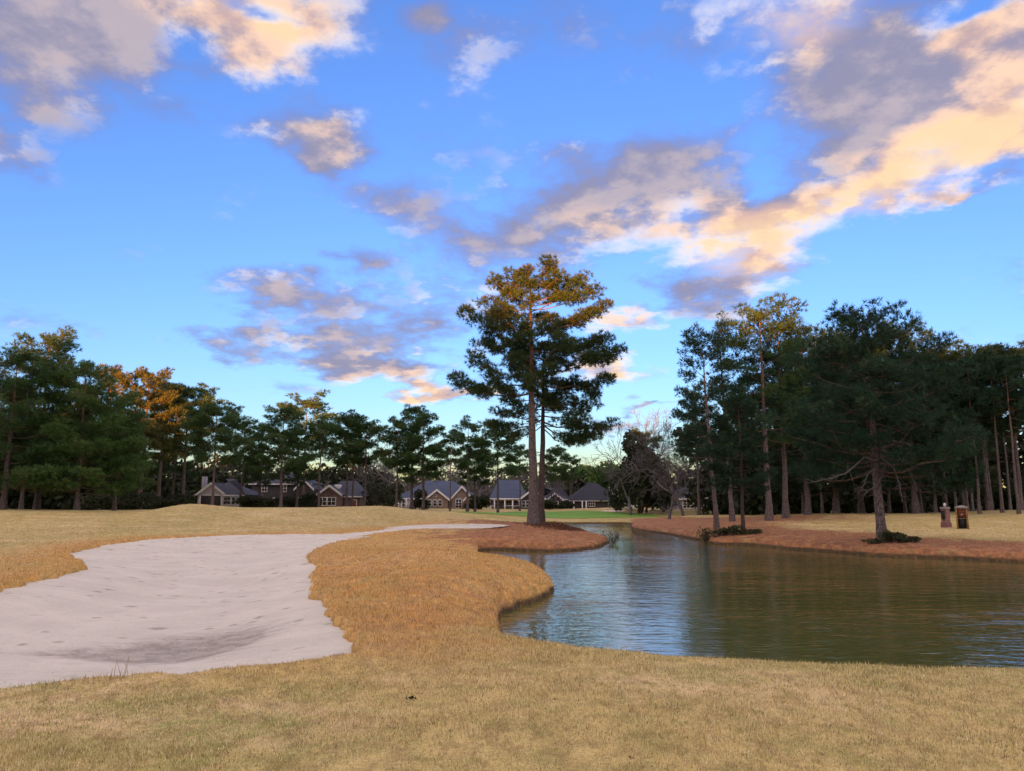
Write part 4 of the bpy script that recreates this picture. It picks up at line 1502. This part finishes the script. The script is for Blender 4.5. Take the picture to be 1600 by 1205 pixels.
hip_block(h.root, X(622), X(662), .2, 1.4, Z(779), Z(776), M_WHITE_WALL, M_BLUE_ROOF, .4, .25)
columns(h.root, [X(u) for u in (623, 628, 635, 642, 649, 655, 661)], -.05, Z(779.5), .10)
for u in (632, 645.5, 658):
    window(h.root, X(u), Z(787), .8, 1.0, .2, 2, 2, fr=.07)

# blue roof with porch
h = House(800, 130, 'blue roofed house with long white columned porch left of the tall trunks', 797)
X, Z = h.X, h.Z
hip_block(h.root, X(768), X(822), 1.6, 11, Z(781), Z(750), M_GREYWALL, M_BLUE_ROOF, 1.0)
gable_front(h.root, X(812), X(852), .6, 8, Z(781), Z(766), M_DARKWALL, M_BLUE_ROOF, .35)
boxes('porch_roof', [(X(762), X(812), -.9, 1.6, Z(781.5), Z(779.5))], M_WHITE, h.root)
columns(h.root, [X(u) for u in (763, 767, 773, 789, 801, 811.5)], -.75, Z(781.5), .10)
boxes('porch_rail', [(X(789), X(811), -.78, -.72, Z(791), Z(790.2)), (X(763), X(773), -.78, -.72, Z(791), Z(790.2))], M_WHITE, h.root)
for u in (778, 795, 804):
    window(h.root, X(u), Z(787.5), .65, 1.05, 1.6, 2, 2, fr=.07)
for u in (818, 824, 830, 836):
    window(h.root, X(u), Z(788), .48, .95, .6, 1, 2, fr=.08)

# half hidden gable right of the trunks
h = House(868, 142, 'grey gabled house half hidden by bare trees right of the tall trunks', 796)
X, Z = h.X, h.Z
hip_block(h.root, X(846), X(888), 1, 9, Z(781), Z(762), M_GREYWALL, M_SLATE)
gable_front(h.root, X(852), X(882), -.6, 4, Z(784), Z(772), M_DARKWALL, M_SLATE, .3)
window(h.root, X(868), Z(788), .8, .8, -.6, 2, 2)

# black roof
h = House(932, 136, 'low house with broad black roof and shallow porch behind the mounds', 797)
X, Z = h.X, h.Z
hip_block(h.root, X(894), X(970), 0.8, 12, Z(782.5), Z(754), M_DARKWALL, M_BLACK_ROOF, 3.5)
boxes('beam', [(X(894), X(962), -.35, -.25, Z(783.8), Z(782.6))], M_GREYWALL, h.root)
columns(h.root, [X(u) for u in (897, 910, 916)], -.3, Z(783.5), .09)
window(h.root, X(925), Z(787.5), 1.05, .8, .8, 3, 2)
window(h.root, X(956), Z(787.5), 1.0, .8, .8, 2, 2)

# dormered house behind it
h = House(966, 156, 'house with two white arched dormers and small rose gable behind the black roof', 795)
X, Z = h.X, h.Z
hip_block(h.root, X(945), X(1000), 1, 10, Z(779), Z(754), M_WHITE_WALL, M_SLATE, 2)
for u in (958.5, 975.5):
    gable_front(h.root, X(u - 3.4), X(u + 3.4), 1.2, 4, Z(759.5), Z(755), M_WHITE, M_SLATE, .12, False)
    window(h.root, X(u), Z(763), .38, .7, 1.2, 1, 2, .6, fr=.06)
    boxes('dormer_front', [(X(u - 3.2), X(u + 3.2), 1.25, 2.0, Z(769), Z(759.5))], M_WHITE, h.root)
gable_front(h.root, X(961), X(974), .1, 3, Z(771), Z(764), M_PINK, M_SLATE, .2)
columns(h.root, [X(962), X(968), X(973)], -.3, Z(772), .1)
window(h.root, X(969), Z(778), .6, .8, .1, 2, 2)

# low pale house at right
h = House(1085, 124, 'low grey house with big white lattice window behind the leafless trees', 797)
X, Z = h.X, h.Z
hip_block(h.root, X(1052), X(1118), 0.8, 10, Z(778), Z(753), M_GREYWALL, M_SLATE)
hip_block(h.root, X(1058), X(1084), -1.2, .8, Z(780), Z(776), M_GREYWALL, M_SLATE, .5, .3)
window(h.root, X(1073), Z(788), 1.5, 1.15, -1.2, 3, 3)
window(h.root, X(1106), Z(789), .75, .9, .8, 2, 2)
dr = boxes('door', [(X(1087), X(1091), .74, .8, -.3, Z(784))], M_WHITE, h.root)
boxes('gutter', [(X(1056), X(1086), -1.56, -1.50, Z(780), Z(779))], M_WHITE, h.root)


# ------------------------------------------------------------------ evergreen trees and shrubs of the gardens
def bush(name, u, d, v_top, half_w, label, n, size, mat, cat, seed, group=None, v_base=None, stems=0, squat=1.0):
    rg = np.random.default_rng(seed)
    x, y = spot(u, d)
    z = land_z(x, y)
    H = top_h(u, v_top, d, z)
    root = empty(name, (x, y, z))
    tag(root, label, cat, group)
    k = 16
    cen = np.stack([rg.normal(0, half_w * .42, k), rg.normal(0, half_w * .40 * squat, k), rg.uniform(.22, .80, k) * H], 1)
    fall = 1 - .6 * (cen[:, 2] / H)
    cen[:, :2] *= fall[:, None] + .25
    radii = np.stack([rg.uniform(.30, .50, k) * half_w] * 2 + [rg.uniform(.14, .24, k) * H], 1)
    v, f, r = leaf_cloud(rg, cen, radii, n, size)
    v[:, 2] = np.maximum(v[:, 2], 0.02)
    link('foliage', raw_mesh(name + '_foliage', v, f, False, {'rnd': r}), mat, root)['kind'] = 'stuff'
    bb = Bag()
    for i in range(max(stems, 1)):
        c = cen[i % k]
        p0 = np.array([rg.normal(0, .06 * half_w), rg.normal(0, .06 * half_w), -.15])
        bb.add(*tube(np.array([p0, p0 * .6 + c * .4 * np.array([1, 1, 1.0]), c]), np.array([.05, .035, .012]) * max(1, H / 3), 5))
    link('stem', bb.mesh(name + '_stem'), M_TWIG, root)['kind'] = 'stuff'
    return root


G_S = 'garden evergreens by the houses'
bush('evergreen_tree', 1000, 110, 661, 4.0, 'broad dark evergreen tree with reddish flecks right of the dormered house', 9000, .42, mat_needles("magnolia_leaves", (.022, .038, .016), (.06, .065, .026), .05), 'tree', 601, G_S, stems=4)
bush('evergreen_tree', 932, 165, 722, 6.0, 'round mid green tree above the black roof', 8000, .5, M_NEEDLE_LIGHT, 'tree', 602, G_S, stems=4)
bush('evergreen_tree', 915, 170, 726, 5.0, 'dull green tree left of the round one above the black roof', 5000, .5, M_NEEDLE, 'tree', 603, G_S, stems=3)
for i, (u, d, vt, hw, lab) in enumerate([
        (588, 118, 744, 2.9, 'large dark hedge bush right of the red door'), (608, 122, 752, 2.4, 'dark hedge bush left of the white porch'), (566, 124, 766, 1.6, 'small dark bush beside the red door'),
        (655, 118, 764, 1.2, 'dark rounded shrub against the white porch'), (480, 112, 770, 2.2, 'dark shrub left of the maroon gable'), (455, 110, 774, 2.4, 'dark shrub before the tall dark house'), (425, 108, 776, 2.4, 'dark shrub between the broad pine and the white gable'),
        (388, 104, 772, 2.2, 'dark shrub right of the sun room'), (276, 100, 772, 2.0, 'dark shrub left of the white gabled house'), (260, 92, 768, 2.6, 'dark shrub under the orange lit pine'), (752, 126, 770, 1.4, 'twiggy shrub left of the columned porch'),
        (740, 122, 778, 1.0, 'low shrub against the second brick gable'), (985, 116, 762, 3.0, 'dark shrub below the dormers'), (1030, 116, 764, 3.2, 'dark shrub left of the low grey house'), (1120, 112, 762, 2.8, 'dark shrub right of the low grey house'),
        (860, 124, 780, 1.4, 'dark shrub right of the tall trunks by the grey gable'), (884, 126, 782, 1.3, 'low dark shrub left of the black roofed house'), (150, 80, 768, 2.6, 'dark shrub under the left bushy pines'), (215, 84, 766, 2.8, 'dark shrub in the dip behind the left mound')]):
    bush('shrub', u, d, vt, hw, lab, 1800, .22, M_LEAF_DARK, 'shrub', 620 + i, G_S, stems=3)

# shrubs at the water's edge
M_SHRUB = mat_needles("shrub_leaves", (.030, .045, .016), (.08, .085, .035), .06)
G_B = 'shrubs at the foot of the right bank pines'
for i, (u, d, vt, hw, n, lab) in enumerate([
        (1104, 44.5, 819, .6, 260, 'dry shrub at the water edge left of the short dark pine'), (1126, 44, 824, .7, 420, 'dark shrub at the foot of the leaning pine'), (1148, 43.5, 819, .6, 420, 'leafy shrub just left of the short dark pine'),
        (1176, 43.6, 826, .6, 260, 'low shrub just right of the short dark pine'), (1388, 34.8, 828, .45, 420, 'green shrub right against the near pine trunk'), (1408, 34.6, 833, .5, 320, 'spreading shrub right of the near pine'),
        (1362, 34.7, 840, .35, 180, 'small shrub left of the near pine'), (1425, 34.9, 838, .35, 140, 'sparse twiggy shrub at the end of the near pine shrubs')]):
    bush('shrub', u, d, vt, hw, lab, n, .10, M_SHRUB, 'shrub', 660 + i, G_B, stems=16)


def water_plant():
    """Upright leafy sprays standing in the channel beside the spit."""
    rg = np.random.default_rng(71)
    p = at_z(954, 852, WATER_Z)
    root = empty('water_shrub', (p[0], p[1], WATER_Z))
    tag(root, 'small grey green shrub standing in the channel off the spit', 'shrub')
    for k in range(9):
        a = rg.uniform(0, 6.28)
        L = rg.uniform(.75, 1.25)
        dv = unit(np.array([math.cos(a) * .55, math.sin(a) * .55, 1.0]))
        pts = np.array([[rg.normal(0, .12), rg.normal(0, .12), -.25]] * 5) + dv * (np.linspace(0, 1, 5) * L)[:, None] + np.array([0, 0, 1.0]) * (-.12 * np.linspace(0, 1, 5) ** 2)[:, None]
        st = link('stem', raw_mesh('water_shrub_stem', *tube(pts, np.linspace(.016, .005, 5), 4)), M_TWIG, root)
        n = 34
        q = rg.uniform(.3, 1, n)
        c = np.stack([np.interp(q, np.linspace(0, 1, 5), pts[:, i]) for i in range(3)], 1)
        d = unit(dv * .8 + rg.normal(0, .55, (n, 3)))
        s = unit(np.cross(d, rg.normal(0, 1, (n, 3)))) * .022
        l = rg.uniform(.12, .22, (n, 1))
        v = np.stack([c, c + d * l * .5 + s, c + d * l, c + d * l * .5 - s], 1).reshape(-1, 3)
        o = link('leaves', raw_mesh('water_shrub_leaves', v, np.arange(4 * n).reshape(-1, 4), False, {'rnd': np.repeat(rg.uniform(0, 1, n), 4)}), M_WSHRUB, st)
        o['kind'] = 'stuff'


M_WSHRUB = mat_needles("water_shrub_leaves", (.12, .15, .10), (.20, .23, .16))
water_plant()


# ------------------------------------------------------------------ brick pillar and wooden cabinet on the tee
M_BRICK = mat_brick("red_brick", (.22, .085, .075), (.26, .20, .19), 1.0)
M_CAP = plain("weathered_cap", (.20, .20, .17), .8, .2)
M_WOOD = plain("weathered_brown_wood", (.23, .12, .045), .75, .3, 5)
M_WOOD_RED = plain("reddish_wood", (.17, .06, .035), .75, .3, 5)
M_BLACKBOX = plain("black_metal_box", (.02, .02, .022), .5)
M_BALL = plain("stone_ball", (.50, .48, .50), .6, .1)


def sphere(name, c, r, mat, parent, n=12):
    v, f = [], []
    for i in range(n // 2 + 1):
        t = math.pi * i / (n // 2)
        for j in range(n):
            a = 2 * math.pi * j / n
            v.append((c[0] + r * math.sin(t) * math.cos(a), c[1] + r * math.sin(t) * math.sin(a), c[2] + r * math.cos(t)))
    for i in range(n // 2):
        for j in range(n):
            f.append((i * n + j, (i + 1) * n + j, (i + 1) * n + (j + 1) % n, i * n + (j + 1) % n))
    o = poly_mesh(name, v, f, mat, parent)
    for p in o.data.polygons:
        p.use_smooth = True
    return o


def frustum(name, w0, w1, z0, z1, mat, parent, d0=None, d1=None, shift=(0, 0)):
    d0, d1 = d0 or w0, d1 or w1
    v = [(-w0, -d0, z0), (w0, -d0, z0), (w0, d0, z0), (-w0, d0, z0)] + [(a + shift[0], b + shift[1], z1) for a, b in ((-w1, -d1), (w1, -d1), (w1, d1), (-w1, d1))]
    return poly_mesh(name, v, [(3, 2, 1, 0), (4, 5, 6, 7), (0, 1, 5, 4), (1, 2, 6, 5), (2, 3, 7, 6), (3, 0, 4, 7)], mat, parent)


def tee_things():
    p = at_z(1479, 827, -.02)
    x, y = float(p[0]), float(p[1])
    z = land_z(x, y)
    s = y / FPX
    root = empty('brick_pillar', (x, y, z), .45)
    root.scale = (.74, .74, 1)
    tag(root, 'red brick pillar topped by a pale stone ball on the right tee', 'pillar')
    H = 37 * s
    frustum('base', .29, .29, -.1, .30, M_BRICK, root)
    frustum('shaft', .24, .235, .30, H - .32, M_BRICK, root)
    frustum('cap', .29, .26, H - .32, H - .24, M_CAP, root)
    frustum('neck', .07, .05, H - .24, H - .17, M_CAP, root)
    sphere('ball', (0, 0, H - .10), .115, M_BALL, root)
    bx_ = boxes('dispenser_box', [(-.38, -.26, -.13, .13, .50, .98)], M_BLACKBOX, root)
    boxes('dispenser_lid', [(-.40, -.26, -.15, .15, .98, 1.02)], M_BLACKBOX, bx_)
    p = at_z(1505, 829, -.02)
    x, y = float(p[0]), float(p[1])
    z = land_z(x, y)
    root = empty('wooden_cabinet', (x, y, z), -.55)
    root.scale = (.86, .86, 1)
    tag(root, 'squat wooden cabinet with dark open front and hipped cap beside the brick pillar', 'cabinet')
    H = 34 * s
    for sx in (-1, 1):
        for sy in (-1, 1):
            boxes('corner_post', [(sx * .30 - .045, sx * .30 + .045, sy * .30 - .045, sy * .30 + .045, -.08, H - .16)], M_WOOD, root)
    for k in range(6):
        zz = .06 + k * (H - .26) / 6
        dz = (H - .26) / 6 - .012
        boxes('plank', [(.262, .286, -.255, .255, zz, zz + dz)], M_WOOD, root)
        boxes('plank', [(-.286, -.262, -.255, .255, zz, zz + dz)], M_WOOD, root)
        boxes('plank', [(-.255, .255, .262, .286, zz, zz + dz)], M_WOOD, root)
    for k in range(3):
        zz = H * .56 + k * (H - .16 - H * .56) / 3
        boxes('plank', [(-.255, .255, -.286, -.262, zz, zz + (H - .16 - H * .56) / 3 - .012)], M_WOOD_RED, root)
    boxes('shelf', [(-.255, .255, -.25, .255, H * .50, H * .53)], M_WOOD_RED, root)
    boxes('bin', [(-.21, .21, -.20, .21, .02, H * .44)], M_BLACKBOX, root)
    sphere('knob', (0.0, -.31, H * .60), .035, M_BALL, root, 8)
    rf = frustum('cap', .40, .40, H - .16, H - .10, M_CAP, root)
    frustum('cap_top', .40, .10, H - .098, H, M_CAP, rf)


tee_things()


# ------------------------------------------------------------------ grass
def turf_blade_material():
    m, N, b = material("grass_blades")
    g = N.new('ShaderNodeNewGeometry')
    c, n1, n2 = turf_colour(N, g.outputs['Position'], attr(N, 'rnd2'))
    r = attr(N, 'rnd')
    c = N.mix(N.ss(r, .0, .42, .9, 0.0), c, (.13, .095, .04))
    c = N.mix(N.m('MULTIPLY', N.ss(r, .55, 1.0, 0, .8), N.m('MULTIPLY_ADD', N.m('MAXIMUM', attr(N, 'straw'), attr(N, 'rough')), -.7, 1.0)), c, (.80, .68, .42))
    N.l.new(c, b.inputs['Base Color'])
    b.inputs['Roughness'].default_value = .75
    return m


def blades(x, y, z, h, w, rg, lean=.9):
    n = len(x)
    a = rg.uniform(0, 2 * np.pi, n)
    s = np.stack([np.cos(a), np.sin(a), np.zeros(n)], 1) * (w * .5)[:, None]
    b = rg.uniform(0, 2 * np.pi, n)
    l = np.abs(rg.normal(0, lean, n))
    t = np.stack([np.cos(b) * l, np.sin(b) * l, np.ones(n)], 1)
    t = unit(t) * h[:, None]
    p = np.stack([x, y, z - .006], 1)
    return np.stack([p - s, p + s, p + t], 1).reshape(-1, 3)


def make_grass():
    rg = np.random.default_rng(99)
    parts = []
    # open turf: density falls with distance as blades get smaller in view
    n = 900000
    r = np.exp(rg.uniform(np.log(4.3), np.log(62), n))
    t = rg.uniform(-R(35.5), R(35.5), n)
    x, y = r * np.sin(t), r * np.cos(t)
    keep = (sample(D_W, x, y) > .02) & (sample(D_S, x, y) > .0)
    x, y, r = x[keep], y[keep], r[keep]
    k = np.clip(r / 7, .75, 6.0)
    tall = 1 + .2 * sample(A_ROUGH, x, y) + .5 * fbm2(x * 1.5, y * 1.5, 3, 8)
    h = rg.uniform(.015, .042, len(x)) * k ** .62 * tall * np.clip(14 / r, .45, 1)
    parts.append((x, y, h, .0058 * k ** .72 * rg.uniform(.7, 1.4, len(x))))
    # shaggy fringe along the bunker lip and the bank
    n = 900000
    r = np.exp(rg.uniform(np.log(6.0), np.log(62), n))
    t = rg.uniform(-R(35.5), R(35.5), n)
    x, y = r * np.sin(t), r * np.cos(t)
    ds, dw = sample(D_S, x, y), sample(D_W, x, y)
    e = np.minimum(np.where(ds > -.10, ds, 9), np.where((dw > .10) | ((y < 12) & (dw > -.05)), dw - .1, 9))
    keep = rg.uniform(0, 1, n) < np.exp(-np.clip(e, 0, 9) / .22) * np.clip(.45 + 1.2 * fbm2(x * 1.3, y * 1.3, 3, 88), .04, 1)
    keep &= (e < 1.0)
    x, y, r = x[keep], y[keep], r[keep]
    k = np.clip(r / 12, .8, 2.6)
    hh = rg.uniform(.02, .065, len(x)) * k ** .6 * np.clip(1 + .9 * fbm2(x * 1.7, y * 1.7, 3, 89), .3, 2)
    parts.append((x, y, hh, .006 * k * rg.uniform(.7, 1.4, len(x))))
    x, y, h, w = (np.concatenate([p[i] for p in parts]) for i in range(4))
    z = sample(G_H, x, y)
    v = blades(x, y, z, h, w, rg)
    at = {k2: np.repeat(sample(g2, x, y), 3) for k2, g2 in (('straw', A_STRAW), ('rough', A_ROUGH), ('green', A_GREENISH), ('pale', A_PALE))}
    at['rnd'] = np.repeat(rg.uniform(0, 1, len(x)), 3)
    at['rnd2'] = np.repeat(rg.uniform(0, 1, len(x)), 3)
    o = link('grass', raw_mesh('grass', v, np.arange(len(v)).reshape(-1, 3), False, at), turf_blade_material())
    tag(o, 'short dormant tan grass of the near lawn and shaggy bunker edges', 'grass', kind='stuff')
    return len(x)


make_grass()


# ------------------------------------------------------------------ small things on the lawn
M_DEBRIS = plain("black_debris", (.018, .017, .018), .8, .3, 30)
M_DRY = plain("dry_stalk", (.33, .21, .09), .8, .2, 10)
M_LITTER = mat_needles("dead_leaf_litter", (.10, .045, .025), (.20, .10, .055))


def debris(u, v, size, label, seed, mat, n=26, flat=.5):
    """A little heap of curled scraps."""
    rg = np.random.default_rng(seed)
    p = at_z(u, v, 0.0)
    z = land_z(p[0], p[1])
    c = rg.normal(0, size * .35, (n, 3)) * np.array([1, .7, flat])
    c[:, 2] = np.abs(c[:, 2]) + .012
    a = unit(rg.normal(0, 1, (n, 3))) * size * rg.uniform(.2, .45, (n, 1))
    b = unit(np.cross(a, rg.normal(0, 1, (n, 3)))) * size * .16
    up = np.array([0, 0, size * .1])
    v4 = np.stack([c - a, c + b, c + a + up, c - b + up * .5], 1).reshape(-1, 3)
    v4[:, 2] = np.maximum(v4[:, 2], .004)
    o = link('debris', raw_mesh('debris', v4, np.arange(4 * n).reshape(-1, 4)), mat, None, (p[0], p[1], z))
    tag(o, label, 'debris')


debris(643, 1096, .042, 'small black clump lying on the near lawn left of centre', 1, M_DEBRIS)
debris(868, 1100, .022, 'tiny dark twig scrap on the near lawn below the inlet', 2, M_LITTER, 10, .3)
debris(905, 1101, .028, 'curled brown leaf scrap on the near lawn right of the tiny twig', 3, M_LITTER, 10, .3)
debris(985, 1192, .024, 'dark brown leaf scrap at the bottom edge of the lawn', 4, M_LITTER, 10, .3)


def dry_weed():
    rg = np.random.default_rng(14)
    p = at_z(197, 1068, .0)
    root = empty('dry_weed', (p[0], p[1], land_z(p[0], p[1])))
    tag(root, 'thin dry weed stalks at the near lip of the bunker', 'weed')
    for k in range(7):
        a = rg.uniform(0, 6.28)
        L = rg.uniform(.08, .22)
        b = rg.normal(0, .05, 2)
        dv = np.array([math.cos(a) * .25, math.sin(a) * .25, 1.0])
        pts = np.array([[b[0], b[1], -.02]] * 4) + dv * (np.linspace(0, 1, 4) * L)[:, None] + rg.normal(0, .006, (4, 3))
        link('stalk', raw_mesh('dry_weed_stalk', *tube(pts, np.linspace(.003, .0015, 4), 3)), M_DRY, root)


dry_weed()


def litter():
    """Raked heap of dead leaves and twigs right of the tall pines."""
    rg = np.random.default_rng(15)
    n = 2600
    c = np.stack([rg.normal(0, 1, n) * .95, rg.normal(0, 1, n) * 1.7, np.zeros(n)], 1)
    p0 = at_z(868, 822, .0)
    x, y = p0[0] + c[:, 0] + .25 * c[:, 1] * 0, p0[1] + c[:, 1]
    hgt = .30 * np.exp(-(c[:, 0] / .9) ** 2 - (c[:, 1] / 1.6) ** 2) * rg.uniform(0, 1, n)
    p = np.stack([x, y, sample(G_H, x, y) + .015 + hgt], 1)
    a = unit(rg.normal(0, 1, (n, 3))) * rg.uniform(.05, .14, (n, 1))
    b = unit(np.cross(a, rg.normal(0, 1, (n, 3)))) * .04
    v = np.stack([p - a, p + b, p + a, p - b], 1).reshape(-1, 3)
    o = link('leaf_litter', raw_mesh('leaf_litter', v, np.arange(4 * n).reshape(-1, 4), False, {'rnd': np.repeat(rg.uniform(0, 1, n), 4)}), M_LITTER)
    tag(o, 'heap of dead brown leaves beside the tall pines', 'leaf litter', kind='stuff')


litter()
